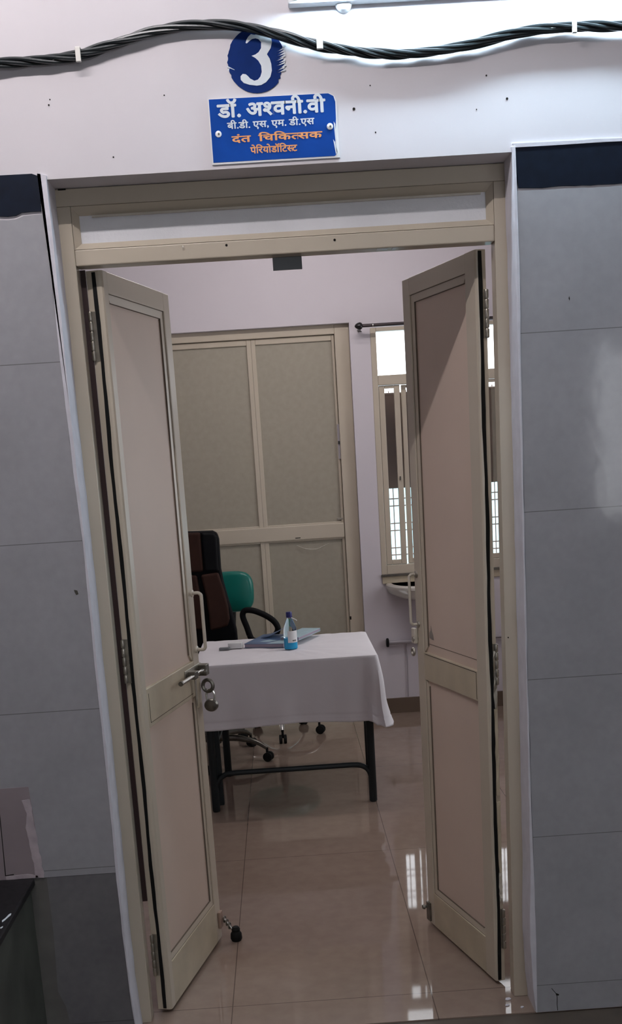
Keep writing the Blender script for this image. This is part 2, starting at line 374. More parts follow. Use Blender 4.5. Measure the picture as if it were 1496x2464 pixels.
tag(w.build('wall_back', M['paint_lilac']), 'lilac back wall with inner door and window', 'wall', kind='structure')
tag(MB().box(DX1 + 0.01, 2.25, YB - 0.012, YB, 0, 0.095).build('baseboard_back', M['skirting']), 'brown tile skirting along the back wall', 'baseboard', kind='structure')
# corridor wall opposite the door; right window mirrors in tiles, left added for light
w = MB()
w.box(-3.0, -0.4, -6.2, -6.0, 0, 3.3).box(-0.4, 0.7, -6.2, -6.0, 0, 3.3).box(0.7, 2.2, -6.2, -6.0, 0, 1.0).box(0.7, 2.2, -6.2, -6.0, 2.4, 3.3).box(2.2, 3.05, -6.2, -6.0, 0, 3.3)
w.box(3.05, 4.3, -6.2, -6.0, 0, 1.0).box(3.05, 4.3, -6.2, -6.0, 2.3, 3.3).box(4.3, 5.0, -6.2, -6.0, 0, 3.3)
w.box(3.22, 3.26, -6.15, -6.05, 1.0, 2.3)
w.box(-3.1, -3.0, -6.2, 0.0, 0, 3.3).box(5.0, 5.1, -6.2, 0.0, 0, 3.3)  # end walls added to cut the world light reaching the corridor
tag(w.build('wall_corridor', M['paint_white']), 'far wall of the corridor behind the viewer', 'wall', kind='structure')

# ------------------------------------------------------------------ door frame
fr = empty('trim_10', (0.58, 0.13, 0)); tag(fr, 'cream painted door frame with narrow glass transom', 'door frame', kind='structure')
def fpart(name, mb, m, **k):
    o = mb.build(name, m, fr, **k); o.matrix_parent_inverse = Matrix.Translation((-0.58, -0.13, 0)); return o
FL, FR, FY, FB = 0.0425, 1.119, 0.099, 0.155
fpart('jamb', MB().box(WL, FL, FY, FB, 0, 2.2575), M['beige'], bevel=0.002)
fpart('jamb', MB().box(FR, WR, FY, FB, 0, 2.2575), M['beige'], bevel=0.002)
fpart('head_rail', MB().box(WL, WR, FY, FB, 2.2578, 2.2995), M['beige'], bevel=0.002)
fpart('transom_rail', MB().box(FL + 0.0003, FR - 0.0003, FY, FB, 2.114, 2.1535), M['beige'], bevel=0.003)
# sloping bead round the pane
b = MB(); x0, x1, z0, z1 = FL + .001, FR - .001, 2.154, 2.257; i = 0.0165; yb, yf = FY + 0.018, FY + 0.001
o_ = [(x0, z0), (x1, z0), (x1, z1), (x0, z1)]; q_ = [(x0 + i, z0 + i), (x1 - i, z0 + i), (x1 - i, z1 - i - .003), (x0 + i, z1 - i - .003)]
for k in range(4):
    A, B = o_[k], o_[(k + 1) % 4]; C_, D = q_[(k + 1) % 4], q_[k]
    f = [(A[0], yf, A[1]), (B[0], yf, B[1]), (C_[0], yb, C_[1]), (D[0], yb, D[1])]
    g = [(A[0], yb + .02, A[1]), (B[0], yb + .02, B[1]), (C_[0], yb + .02, C_[1]), (D[0], yb + .02, D[1])]
    v = [b.bm.verts.new(p) for p in f + g]
    for q in [(0, 1, 2, 3), (7, 6, 5, 4), (0, 4, 5, 1), (1, 5, 6, 2), (2, 6, 7, 3), (3, 7, 4, 0)]: b.bm.faces.new([v[t] for t in q])
fpart('glazing_bead', b, M['beige'])
fpart('transom_pane', MB().box(x0 + .014, x1 - .014, yb + .003, yb + .008, z0 + .014, z1 - .014), M['frosted'])
fpart('glazing_strip', MB().box(x0 + .05, x1 - .03, yb - .006, yb + .001, z1 - i - .009, z1 - i - .004), M['painted_metal'])
tag(fpart('catch_plate', MB().box(0.5455, 0.6215, 0.146, 0.150, 2.082, 2.114), M['grey_plate'], bevel=0.001), 'grey metal catch plate')
fpart('hinge_gap_strip', MB().box(FL + .0005, FL + 0.014, 0.150, 0.158, 0.36, 2.112), M['maroon'])  # maroon strip added in place of the dark view through the hinge gap
for x, z in ((0.430, 2.143), (0.707, 2.140)):
    fpart('screw_hole', MB().lathe([(0.0032, -0.001), (0.003, 0.001)], (x, FY, z), 10, 'y'), M['dark_hole'])
fpart('hook_nail', MB().tube([(0.319, FY, 2.147), (0.319, FY - .006, 2.147), (0.3195, FY - .007, 2.143)], 0.0013, 6), M['painted_metal'])
fpart('screw_hole', MB().lathe([(0.002, -0.001), (0.002, 0.001)], (1.1275, FY, 1.08), 8, 'y'), M['dark_hole'])
for x in (0.815, 0.855):
    fpart('paint_patch', MB().box(x, x + (.028 if x < .83 else .01), FY + .004, FY + .03, 2.1128, 2.1139), M['white_plastic'])
fpart('dark_gap', MB().box(0.0165, 0.036, 0.0975, 0.0995, 2.2965, 2.3), M['dark_hole'])

# ------------------------------------------------------------------ door leaves
def bead_gap_shade(mb, u0, u1, z0, z1, s, sides, i):  # dark strips paint in the shadow lines at the bead steps
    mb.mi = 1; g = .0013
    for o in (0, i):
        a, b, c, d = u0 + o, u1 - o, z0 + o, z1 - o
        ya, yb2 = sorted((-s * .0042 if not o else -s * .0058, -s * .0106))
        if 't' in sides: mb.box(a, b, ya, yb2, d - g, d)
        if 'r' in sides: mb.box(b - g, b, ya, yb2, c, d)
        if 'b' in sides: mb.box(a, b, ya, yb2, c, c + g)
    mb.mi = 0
def panel_bead(mb, u0, u1, z0, z1, s, sides, i=0.022, dep=0.011):
    """sloping moulding from the frame face (y=0) down to the recessed panel; s = visible side"""
    corners = {'b': ((u0, z0), (u1, z0), (u1 - i, z0 + i), (u0 + i, z0 + i)), 't': ((u0, z1), (u1, z1), (u1 - i, z1 - i), (u0 + i, z1 - i)),
               'l': ((u0, z0), (u0, z1), (u0 + i, z1 - i), (u0 + i, z0 + i)), 'r': ((u1, z0), (u1, z1), (u1 - i, z1 - i), (u1 - i, z0 + i))}
    for k in sides:
        A, B, C_, D = corners[k]
        ys = (-s * 0.0045, -s * 0.0045, -s * 0.0062, -s * 0.0062)
        v = [mb.bm.verts.new((p[0], y, p[1])) for p, y in zip((A, B, C_, D), ys)] + [mb.bm.verts.new((p[0], -s * (dep + .004), p[1])) for p in (A, B, C_, D)]
        for q in [(0, 1, 2, 3), (7, 6, 5, 4), (0, 4, 5, 1), (1, 5, 6, 2), (2, 6, 7, 3), (3, 7, 4, 0)]: mb.bm.faces.new([v[t] for t in q])

def leaf(name, label, H, ang, s, W, th, st0, st1, rails, zb, zt, hinges, seed):
    """local x along the leaf from the hinge, visible face at y=0 facing s*y"""
    r = empty(name, (H[0], H[1], 0), ang); tag(r, label, 'door', kind='structure')
    def Y(a, b): lo, hi = sorted((-s * a, -s * b)); return lo, hi
    lk0, lk1, br, tr_ = rails
    y0, y1 = Y(0, th)
    # hinge stile with rounded visible corner
    pr = [(st0, 0), (0.008, 0), (0.002, -s * .003), (0, -s * .009), (0, -s * th), (st0, -s * th)]
    MB().prism(pr, 'z', zb, zt).build('hinge_stile', M['beige'], r, smooth=False)
    MB().box(W - st1, W, y0, y1, zb, zt).build('lock_stile', M['beige'], r, bevel=0.002)
    MB().box(st0 + .0003, W - st1 - .0003, y0, y1, tr_, zt).build('top_rail', M['beige'], r, bevel=0.001)
    MB().box(st0 + .0003, W - st1 - .0003, y0, y1, lk0, lk1).build('lock_rail', M['beige_old'], r, bevel=0.0015)
    MB().box(st0 + .0003, W - st1 - .0003, y0, y1, zb, br).build('bottom_rail', M['beige_old'], r, bevel=0.001)
    pa, pb = Y(0.0105, 0.018)
    for z0, z1, nm in ((lk1, tr_, 'upper_panel'), (br, lk0, 'lower_panel')):
        p = MB().box(st0 - .002, W - st1 + .002, pa, pb, z0 - .002, z1 + .002).build(nm, M['beige_panel'], r)
        mb = MB(); panel_bead(mb, st0, W - st1, z0, z1, s, 'tr' if z0 > 0.5 else 'br', 0.022 if z0 > .5 else 0.02)
        bead_gap_shade(mb, st0, W - st1, z0, z1, s, 'tr' if z0 > 0.5 else 'br', 0.022 if z0 > .5 else 0.02)
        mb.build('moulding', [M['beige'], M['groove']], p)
    # wavy black rubber seal along the hinge edge
    rnd = random.Random(seed); gm = MB(); n = 46
    def gv(t, side):
        z = zb + .004 + (zt - zb - .008) * t
        c = th * (.50 if s < 0 else .42) + 0.0012 * sin(t * 23 + seed) + rnd.uniform(-.0006, .0006)
        hw = 0.0048 * (1 + .15 * sin(t * 41))
        return (-s * (c - hw), -s * (c + hw), z)
    rows = []
    for k in range(n + 1):
        a_, b_, z = gv(k / n, 0)
        rows.append([gm.bm.verts.new(q) for q in ((-0.0022, a_, z), (-0.0022, b_, z), (0.001, b_, z), (0.001, a_, z))])
    for A, B in zip(rows, rows[1:]):
        for k in range(4): gm.bm.faces.new((A[k], A[(k + 1) % 4], B[(k + 1) % 4], B[k]))
    gm.bm.faces.new(rows[0]); gm.bm.faces.new(rows[-1])
    tag(gm.build('rubber_seal', M['rubber'], r), 'wavy black rubber seal strip')
    for (h0, h1) in hinges:
        hg = MB(); k = 5; L_ = (h1 - h0) / k; px, py = -0.0052, -s * (th * .93)
        for q in range(k):
            hg.lathe([(0.0052, h0 + q * L_ + .0012), (0.0058, h0 + q * L_ + .003), (0.0058, h0 + (q + 1) * L_ - .003), (0.0052, h0 + (q + 1) * L_ - .0012)], (px, py, 0), 12)
        hg.lathe([(0.0035, h0), (0.0035, h1)], (px, py, 0), 10)
        lo, hi = Y(th * .60, th * .93)
        hg.box(-0.0022, -0.0002, lo, hi, h0, h1)
        hg.build('hinge', M['steel'], r, smooth=True)
    return r

aL, aR = 1.3282, 1.2864
DL = leaf('door_1', 'left leaf of the cream panelled double door, bolt and padlock on it', (0.0989, 0.1461), aL, -1, 0.524, 0.043, 0.036, 0.052, (0.872, 0.985, 0.150, 2.056), 0.012, 2.110,
          [(1.884, 2.009), (1.012, 1.137), (0.122, 0.254)], 3)
DR = leaf('door_2', 'right leaf of the cream panelled double door, nearer the blue-grey tiles', (1.0813, 0.1791), pi - aR, 1, 0.505, 0.029, 0.066, 0.052, (0.872, 0.962, 0.130, 2.060), 0.012, 2.110,
          [(1.884, 2.009), (0.93, 1.05), (0.116, 0.243)], 5)

def part(parent, name, mb, m, label=None, **k):
    o = mb.build(name, m, parent, **k)
    if label: o['label'] = label
    return o
# ---- left leaf ironmongery (visible side is -y)
u = 0.508
pts = [(u, -.001, 1.198), (u, -.020, 1.199), (u, -.028, 1.194), (u, -.031, 1.185), (u, -.031, 1.11), (u, -.031, 1.030), (u, -.029, 1.020), (u, -.022, 1.015), (u, -.001, 1.016)]
h = part(DL, 'pull_handle', MB().tube(catmull(pts, 4), 0.0055, 10), M['painted_metal'], 'cream painted pull handle', smooth=True)
for z in (1.198, 1.016):
    part(h, 'handle_rose', MB().lathe([(0.012, 0), (0.011, -0.004), (0.006, -.006)], (u, 0, z), 14, 'y'), M['painted_metal'])
part(DL, 'rail_inlay', MB().prism([(0.050, 0.884), (0.440, 0.884), (0.440, 0.885), (0.0515, 0.885), (0.0515, 0.970), (0.050, 0.970)], 'y', -0.0006, 0.0004), M['dark_hole'])
bolt = part(DL, 'sliding_bolt', MB().tube([(0.285, -.020, 0.950), (0.535, -.020, 0.950)], 0.0062, 12), M['chrome'], 'chrome sliding bolt rod', smooth=True)
part(bolt, 'bolt_bracket', MB().box(0.395, 0.425, -.028, 0, 0.938, 0.963).box(0.498, 0.532, -.030, 0, 0.930, 0.966), M['steel_dark'], bevel=0.002)
part(bolt, 'bolt_plate', MB().box(0.37, 0.53, -.003, 0.0, 0.932, 0.970), M['steel'], bevel=0.001)
part(bolt, 'bolt_knob', MB().lathe([(0.004, 0), (0.004, -.016), (0.009, -.019), (0.009, -.026), (0, -.028)], (0.455, -.02, 0.95), 14, 'y'), M['steel_dark'], smooth=True)
part(bolt, 'bolt_tip', MB().lathe([(0.0074, -.012), (0.0074, .0), (0.004, .004)], (0.285, -.02, 0.95), 14, 'x'), M['steel_dark'], smooth=True)
part(bolt, 'bolt_drop', MB().prism([(0.435, 0.945), (0.449, 0.945), (0.447, 0.868), (0.441, 0.842), (0.436, 0.868)], 'y', -.012, -.008), M['steel'], bevel=0.0015)
hasp = part(DL, 'hasp', MB().box(0.468, 0.494, -.005, 0, 0.83, 0.925), M['beige_old'], 'cream painted hasp plate', bevel=0.002)
part(hasp, 'hasp_ring', MB().tube([(0.522 + 0.0, -.024 + .017 * cos(t), 0.893 + .019 * sin(t)) for t in [2 * pi * k / 20 for k in range(21)]], 0.0064, 8, cap=False), M['steel_dark'], smooth=True)
# moulding at the free edge where the sheet has sprung away
part(DL, 'edge_sheet', MB().prism([(0.522, 0.035), (0.5235, 0.035), (0.532, 0.062), (0.5315, 0.064)], 'z', 0.36, 0.62), M['beige_old'])
# stains at the foot, scratch marks
# door stopper on the foot of the left leaf
stp = part(DL, 'door_stopper', MB().box(0.492, 0.520, -.010, 0, 0.052, 0.110), M['stopper_wood'], 'hinged door stopper with black rubber foot', bevel=0.002)
a0, a1 = Vector((0.515, -.012, 0.085)), Vector((0.520, -.050, 0.026))
part(stp, 'stopper_arm', MB().tube([a0 + (a1 - a0) * t for t in (0, .5, 1)], 0.005, 10), M['chrome'], smooth=True)
for k in range(3):
    c = a0 + (a1 - a0) * (0.12 + .2 * k)
    part(stp, 'stopper_coil', MB().tube([c + Vector((cos(t) * .010, 0, sin(t) * .010)) for t in [2 * pi * q / 12 for q in range(13)]], 0.0026, 6, cap=False), M['steel_dark'], smooth=True)
part(stp, 'rubber_foot', MB().lathe([(0.010, 0.050), (0.015, 0.042), (0.014, 0.034), (0.019, 0.026), (0.020, 0.008), (0.016, 0.0)], (0.520, -.052, 0.0), 16), M['rubber'], smooth=True)

# ---- right leaf ironmongery (visible side is +y)
u = 0.487
pts = [(u, .001, 1.212), (u, .016, 1.213), (u, .024, 1.208), (u, .026, 1.2), (u, .026, 1.12), (u, .026, 1.062), (u, .024, 1.055), (u, .018, 1.050), (u, .001, 1.050)]
h = part(DR, 'pull_handle', MB().tube(catmull(pts, 4), 0.0045, 10), M['painted_metal'], 'cream painted pull handle', smooth=True)
for z in (1.212, 1.05):
    part(h, 'handle_rose', MB().lathe([(0.012, 0), (0.011, 0.004), (0.006, .006)], (u, 0, z), 14, 'y'), M['steel'])
part(DR, 'rail_inlay', MB().prism([(0.440, 0.958), (0.072, 0.958), (0.072, 0.877), (0.0735, 0.877), (0.0735, 0.9565), (0.440, 0.9565)], 'y', -0.0004, 0.0006), M['dark_hole'])
part(DR, 'rail_groove', MB().box(0.074, 0.43, -0.0112, -.0098, 0.9905, 0.992), M['groove'])
rb = part(DR, 'bolt_socket', MB().box(0.492, 0.520, .001, .014, 0.985, 1.035), M['painted_metal'], bevel=0.003)
part(rb, 'socket_ring', MB().tube([(0.508 + .011 * cos(t), .014, 0.957 + .011 * sin(t)) for t in [2 * pi * k / 18 for k in range(19)]], 0.004, 8, cap=False), M['steel'], smooth=True)
part(rb, 'lock_cylinder', MB().lathe([(0.011, 0), (0.011, .012), (0.008, .016), (0, .016)], (0.503, 0, 1.000), 16, 'y'), M['steel'], smooth=True)
part(DR, 'corner_sticker', MB().prism([(0.425, 1.012), (0.405, 1.008), (0.392, 1.008), (0.395, 1.024), (0.404, 1.034), (0.410, 1.052), (0.414, 1.036), (0.424, 1.03)], 'y', -.0112, -.0098), M['steel'], 'worn grey sticker mark')
fb = part(DR, 'foot_bolt', MB().box(0.478, 0.506, .0, .007, 0.020, 0.085), M['steel_dark'], 'dark foot bolt', bevel=0.001)
part(fb, 'bolt_knob', MB().lathe([(0.005, 0), (0.005, .014), (0.009, .016), (0.007, .023), (0, .024)], (0.500, 0, 0.068), 12, 'y'), M['steel_dark'], smooth=True)
# torn paint and filler down the hinge side of the right leaf
rnd = random.Random(9)
for z0, z1, m_ in ((0.60, 0.86, 'beige_old'), (0.36, 0.58, 'beige_old'), (0.86, 1.03, 'steel'), (0.27, 0.36, 'painted_metal')):
    mb = MB(); pts = []
    for k in range(9):
        pts.append((0.0, -.0205 - 0.001 * rnd.random(), z0 + (z1 - z0) * k / 8))
    rows = []
    for k, p in enumerate(pts):
        wv = .0025 + .003 * rnd.random()
        rows.append([mb.bm.verts.new((x, y, p[2])) for x, y in ((-.006 - .003 * rnd.random(), p[1] - wv), (-.0003, p[1] - wv), (-.0003, p[1] + wv), (-.004 - .003 * rnd.random(), p[1] + wv))])
    for A, B in zip(rows, rows[1:]):
        for k in range(4): mb.bm.faces.new((A[k], A[(k + 1) % 4], B[(k + 1) % 4], B[k]))
    mb.bm.faces.new(rows[0]); mb.bm.faces.new(rows[-1])
    part(DR, 'edge_filler', mb, M[m_])

# ---- padlock hanging in the hasp ring
def leaf_pt(uu, yy, z, H=(0.0989, 0.1461), a=aL):
    return (H[0] + uu * cos(a) - yy * sin(a), H[1] + uu * sin(a) + yy * cos(a), z)
pl = empty('padlock', leaf_pt(0.524, -.030, 0.803), aL); tag(pl, 'small round steel padlock hanging from the left door leaf ring', 'padlock')
pl.scale = (1.25, 1.25, 1.15)
part(pl, 'lock_body', MB().lathe([(0.008, -.011), (0.0165, -.009), (0.0185, -.004), (0.0185, .004), (0.0165, .009), (0.008, .011)], (0, 0, 0.021), 22, 'x'), M['steel_dark'], smooth=True)
part(pl, 'shackle', MB().tube(catmull([(0, -.010, .034), (0, -.011, .052), (0, -.007, .063), (0, 0, .067), (0, .007, .063), (0, .011, .052), (0, .010, .034)], 5), 0.0032, 8), M['chrome'], smooth=True)

# ------------------------------------------------------------------ signs above the door
# round number disc
rc = (0.5365, 2.5365); rad = 0.0715
rnd = random.Random(2); outl = []
for k in range(90):
    t = 2 * pi * k / 90; r = rad
    if -0.75 < ((t + pi) % (2 * pi) - pi) < 0.18: r -= 0.006 * rnd.random() + .001
    elif 2.6 < t < 3.6: r -= 0.003 * rnd.random()
    else: r -= 0.0006 * rnd.random()
    outl.append((rc[0] + r * cos(t) * 0.985, rc[1] + r * sin(t)))
disc = empty('room_number_disc', (rc[0], 0, rc[1])); tag(disc, 'round navy disc with white number 3 above the name board', 'sign')
def dpart(name, mb, m, par=disc, **k):
    o = mb.build(name, m, par, **k); L_ = par.location
    o.matrix_parent_inverse = Matrix.Translation((-L_.x, -L_.y, -L_.z)); return o
dpart('disc_plate', MB().prism(outl, 'y', -.0022, 0), M['navy_print'])
three = [(0.514, 2.576), (0.5165, 2.583), (0.521, 2.589), (0.528, 2.5945), (0.536, 2.5925), (0.548, 2.594), (0.562, 2.591), (0.575, 2.5905), (0.5768, 2.575), (0.573, 2.562), (0.563, 2.549), (0.569, 2.539), (0.572, 2.527), (0.5725, 2.513), (0.568, 2.499), (0.557, 2.488), (0.545, 2.4825), (0.534, 2.4815), (0.516, 2.4845), (0.503, 2.489), (0.4965, 2.4965), (0.4965, 2.504), (0.502, 2.509), (0.509, 2.508), (0.514, 2.504), (0.519, 2.498), (0.529, 2.4925), (0.5375, 2.4945), (0.544, 2.501), (0.548, 2.511), (0.5475, 2.525), (0.5415, 2.536), (0.534, 2.543), (0.5262, 2.5473), (0.536, 2.550), (0.5435, 2.5545), (0.550, 2.563), (0.551, 2.576), (0.545, 2.583), (0.538, 2.585), (0.530, 2.584), (0.522, 2.579), (0.517, 2.575)]
dpart('number', MB().prism(three, 'y', -.0030, -.0021), M['white_print'])
# pale scuffs on the right rim of the disc
for k in range(11):
    z = 2.505 + k * .0052; x = 0.583 + .010 * rnd.random() + (.004 if k > 5 else 0)
    dpart('scuff', MB().prism([(x, z + .002), (x + .016 + .004 * rnd.random(), z + .006), (min(x + .020, 0.606), z + .0105), (x + .004, z + .003)], 'y', -.0028, -.0021), M['white_print'])
dpart('scuff', MB().prism([(0.466, 2.529), (0.483, 2.5195), (0.4835, 2.5185), (0.466, 2.5255)], 'y', -.0028, -.0021), M['white_print'])
dpart('scuff', MB().prism([(0.466, 2.5205), (0.4715, 2.524), (0.469, 2.514)], 'y', -.0028, -.0021), M['white_print'])

# name board
BX0, BX1, BZ0, BZ1 = 0.4135, 0.7245, 2.3105, 2.4575
nbd = empty('name_board', ((BX0 + BX1) / 2, 0, BZ0)); tag(nbd, 'blue rectangular name board with white and orange Hindi lettering', 'sign')
dpart('board', MB().prism([(BX0, BZ0), (BX1, BZ0), (BX1 - .001, BZ1 - .020), (BX1 - .006, BZ1 - .008), (BX1 - .018, BZ1 - .0015), (BX0, BZ1)], 'y', -.004, 0), M['white_plastic'], nbd)
dpart('printed_face', MB().prism([(BX0 + .0028, BZ0 + .0045), (BX1 - .012, BZ0 + .004), (BX1 - .0055, BZ0 + .010), (BX1 - .009, BZ0 + .035), (BX1 - .0045, BZ1 - .06), (BX1 - .004, BZ1 - .022), (BX1 - .008, BZ1 - .009), (BX1 - .020, BZ1 - .0025), (BX0 + .0028, BZ1 - .001)], 'y', -.0046, -.0039), M['blue_print'], nbd)
for q in ([(BX1 - .0105, 2.392), (BX1 - .007, 2.386), (BX1 - .006, 2.352), (BX1 - .0085, 2.348)], [(BX1 - .014, 2.352), (BX1 - .010, 2.346), (BX1 - .005, 2.322), (BX1 - .009, 2.318)], [(BX1 - .009, 2.34), (BX1 - .0065, 2.338), (BX1 - .004, 2.316), (BX1 - .006, 2.314)]):
    dpart('scratch', MB().prism(q, 'y', -.0050, -.0045), M['white_print'], nbd)
for x, z in ((0.4335, 2.3785), (0.7045, 2.381)):
    dpart('screw_cap', MB().lathe([(0.0078, -.004), (0.0075, -.006), (0.004, -.0072), (0, -.0074)], (x, 0, z), 16, 'y'), M['white_plastic'], nbd, smooth=True)
    dpart('screw', MB().lathe([(0.0026, -.0073), (0.0024, -.0084), (0, -.0086)], (x + .0008, 0, z - .0003), 10, 'y'), M['steel_dark'], nbd)

def glyph_mesh(txt, bold):
    c = bpy.data.curves.new('lettering', 'FONT'); c.body = txt; c.offset = bold; c.resolution_u = 3
    o = bpy.data.objects.new('lettering', c); COL.objects.link(o)
    bpy.context.view_layer.update()
    dg = bpy.context.evaluated_depsgraph_get()
    me = bpy.data.meshes.new_from_object(o.evaluated_get(dg))
    bpy.data.objects.remove(o); bpy.data.curves.remove(c)
    bm = bmesh.new(); bm.from_mesh(me); bpy.data.meshes.remove(me)
    return bm
def text_line(segs, x0, x1, zbase, em, m, bold=0.012, y=-.0052, fat=0.0):
    """segs: text pieces; ('x', cut) keeps only the left cut em of the piece (half letters)"""
    out = bmesh.new(); pen = 0.0
    for sg in segs:
        if sg == ' ': pen += 0.24; continue
        cut = None
        if isinstance(sg, tuple): sg, cut = sg
        bm = glyph_mesh(sg, bold)
        if cut: bmesh.ops.bisect_plane(bm, geom=bm.verts[:] + bm.edges[:] + bm.faces[:], plane_co=(cut, 0, 0), plane_no=(1, 0, 0), clear_outer=True)
        wdt = cut if cut else max(v.co.x for v in bm.verts) - bold
        for lay, (dx, dy) in enumerate(((-fat, 0), (fat, 0), (0, -fat), (0, fat)) if fat else ((0, 0),)):
            mp = {}
            for v in bm.verts: mp[v] = out.verts.new((v.co.x + pen + dx, v.co.y + dy, lay * 0.00007))
            for f in bm.faces:
                try: out.faces.new([mp[v] for v in f.verts])
                except ValueError: pass
        pen += wdt + (0.05 if sg[-1] in '.,' else 0); bm.free()
    sx = (x1 - x0) / pen
    mb = MB(); mb.bm.free(); mb.bm = out
    for v in out.verts:
        X, Z = v.co.x, v.co.y
        v.co = Vector((x0 + X * sx, y - v.co.z, zbase + Z * em))
    o = mb.build('lettering', m, nbd); L_ = nbd.location
    o.matrix_parent_inverse = Matrix.Translation((-L_.x, -L_.y, -L_.z)); return o
bw, bh = BX1 - BX0, BZ1 - BZ0
text_line(['डॉ', '.', ' ', 'अ', ('श', 0.50), 'वनी', '.', 'वी'], BX0 + .072 * bw, BX0 + .905 * bw, BZ1 - .290 * bh, 0.0440, M['white_print'], 0.012, fat=0.022)
text_line(['बी', '.', 'डी', '.', ' ', 'एस', ',', ' ', 'एम', '.', ' ', 'डी', '.', 'एस'], BX0 + .138 * bw, BX0 + .815 * bw, BZ1 - .468 * bh, 0.0210, M['white_print'], 0.010, fat=0.014)
text_line(['दं', 'त', ' ', ' ', '\u093fच' if False else 'िच', 'िक', ('त', 0.40), 'सक'], BX0 + .167 * bw, BX0 + .870 * bw, BZ1 - .680 * bh, 0.0215, M['orange_print'], 0.010, fat=0.018)
text_line(['पे', 'िर', 'यो', 'डॉं', 'िट', ('स', 0.52), 'ट'], BX0 + .305 * bw, BX0 + .67 * bw, BZ1 - .862 * bh, 0.0215, M['orange_print'], 0.010, fat=0.018)

# ------------------------------------------------------------------ cable bundle and clips
cp = [(-0.6, 2.540), (-0.25, 2.550), (-0.071, 2.557), (0.028, 2.560), (0.122, 2.566), (0.208, 2.585), (0.299, 2.605), (0.388, 2.613), (0.457, 2.611), (0.525, 2.602), (0.613, 2.577), (0.686, 2.557), (0.799, 2.536), (0.899, 2.528), (1.019, 2.534), (1.17, 2.558), (1.295, 2.563), (1.416, 2.559), (1.7, 2.548), (2.4, 2.55)]
path = catmull([(x, -.0195, z) for x, z in cp], 14)
cab = empty('cable_bundle', (0.5, 0, 2.55)); tag(cab, 'bundle of twisted black cables strung across the wall above the door', 'cable')
for k in range(5):
    pts = []; s_ = 0.0
    for i_, p in enumerate(path):
        if i_: s_ += (p - path[i_ - 1]).length
        ph = s_ * 2 * pi / 0.34 + k * 2 * pi / 5 + 0.5 * sin(s_ * 9)
        R = 0.0072 + 0.0022 * sin(s_ * 11 + k * 1.7)
        pts.append(p + Vector((0, cos(ph) * R * 1.1, sin(ph) * R)))
    dpart('strand', MB().tube(pts, 0.0046, 8), M['cable'], cab, smooth=True)
for x, z, w_, hgt, lab in ((0.118, 2.563, 0.012, 0.036, 'off-white cable clip left of the number 3 disc'), (0.689, 2.556, 0.015, 0.026, 'pale cable clip just right of the number 3 disc'), (1.296, 2.562, 0.011, 0.032, 'white cable clip at the far right above the navy tile')):
    c = MB().prism([(-.0, hgt * .5), (-.034, hgt * .46), (-.036, hgt * .40), (-.036, -hgt * .45), (-.031, -hgt * .5), (-.031, hgt * .38), (0, hgt * .40)], 'x', -w_ / 2, w_ / 2)
    o = c.build('cable_clip', M['clip'], loc=(x, 0, z), bevel=0.001)
    tag(o, lab, 'cable clip', 'cable clips')

# ------------------------------------------------------------------ tube light above the frame edge
tb = empty('tube_light', (1.25, 0, 2.64)); tag(tb, 'lit white tube light fixed to the wall at the top right', 'light')
dpart('batten', MB().box(0.62, 1.86, -.030, 0, 2.645, 2.684), M['fitting'], tb, bevel=0.004)
dpart('lamp_tube', MB().tube([(0.655, -.062, 2.668), (1.835, -.062, 2.668)], 0.013, 16), M['tube'], tb, smooth=True)
for x in (0.64, 1.845): dpart('lamp_holder', MB().box(x - .008, x + .008, -.076, -.028, 2.652, 2.684), M['fitting'], tb, bevel=0.003)
dpart('mounting_knob', MB().lathe([(0.020, 0), (0.020, -.012), (0.016, -.018), (0, -.020)], (0.752, 0, 2.648), 20, 'y'), M['fitting'], tb, smooth=True)

# ------------------------------------------------------------------ bench bottom left
bn = empty('stone_bench', (-0.6, -0.5, 0)); tag(bn, 'built-in bench with black granite top and green marble side, lower left', 'bench')
def bpart(name, mb, m, **k):
    o = mb.build(name, m, bn, **k); o.matrix_parent_inverse = Matrix.Translation((0.6, 0.5, 0)); return o
bpart('bench_top', MB().box(-1.6, -0.222, -1.25, -.009, 0.493, 0.515), M['granite'], bevel=0.004)
bpart('bench_side', MB().box(-1.55, -0.237, -1.22, -.007, -0.004, 0.4925), M['green_marble'])
bpart('paint_splash', MB().prism([(-0.242, -.300), (-0.237, -.285), (-0.2335, -.262), (-0.229, -.256), (-0.227, -.268), (-0.231, -.282), (-.235, -.300), (-.239, -.312)], 'z', 0.5152, 0.5158), M['white_print'])
bpart('paint_splash', MB().prism([(-0.236, -.345), (-0.231, -.336), (-0.2295, -.345), (-0.233, -.352)], 'z', 0.5152, 0.5158), M['white_print'])

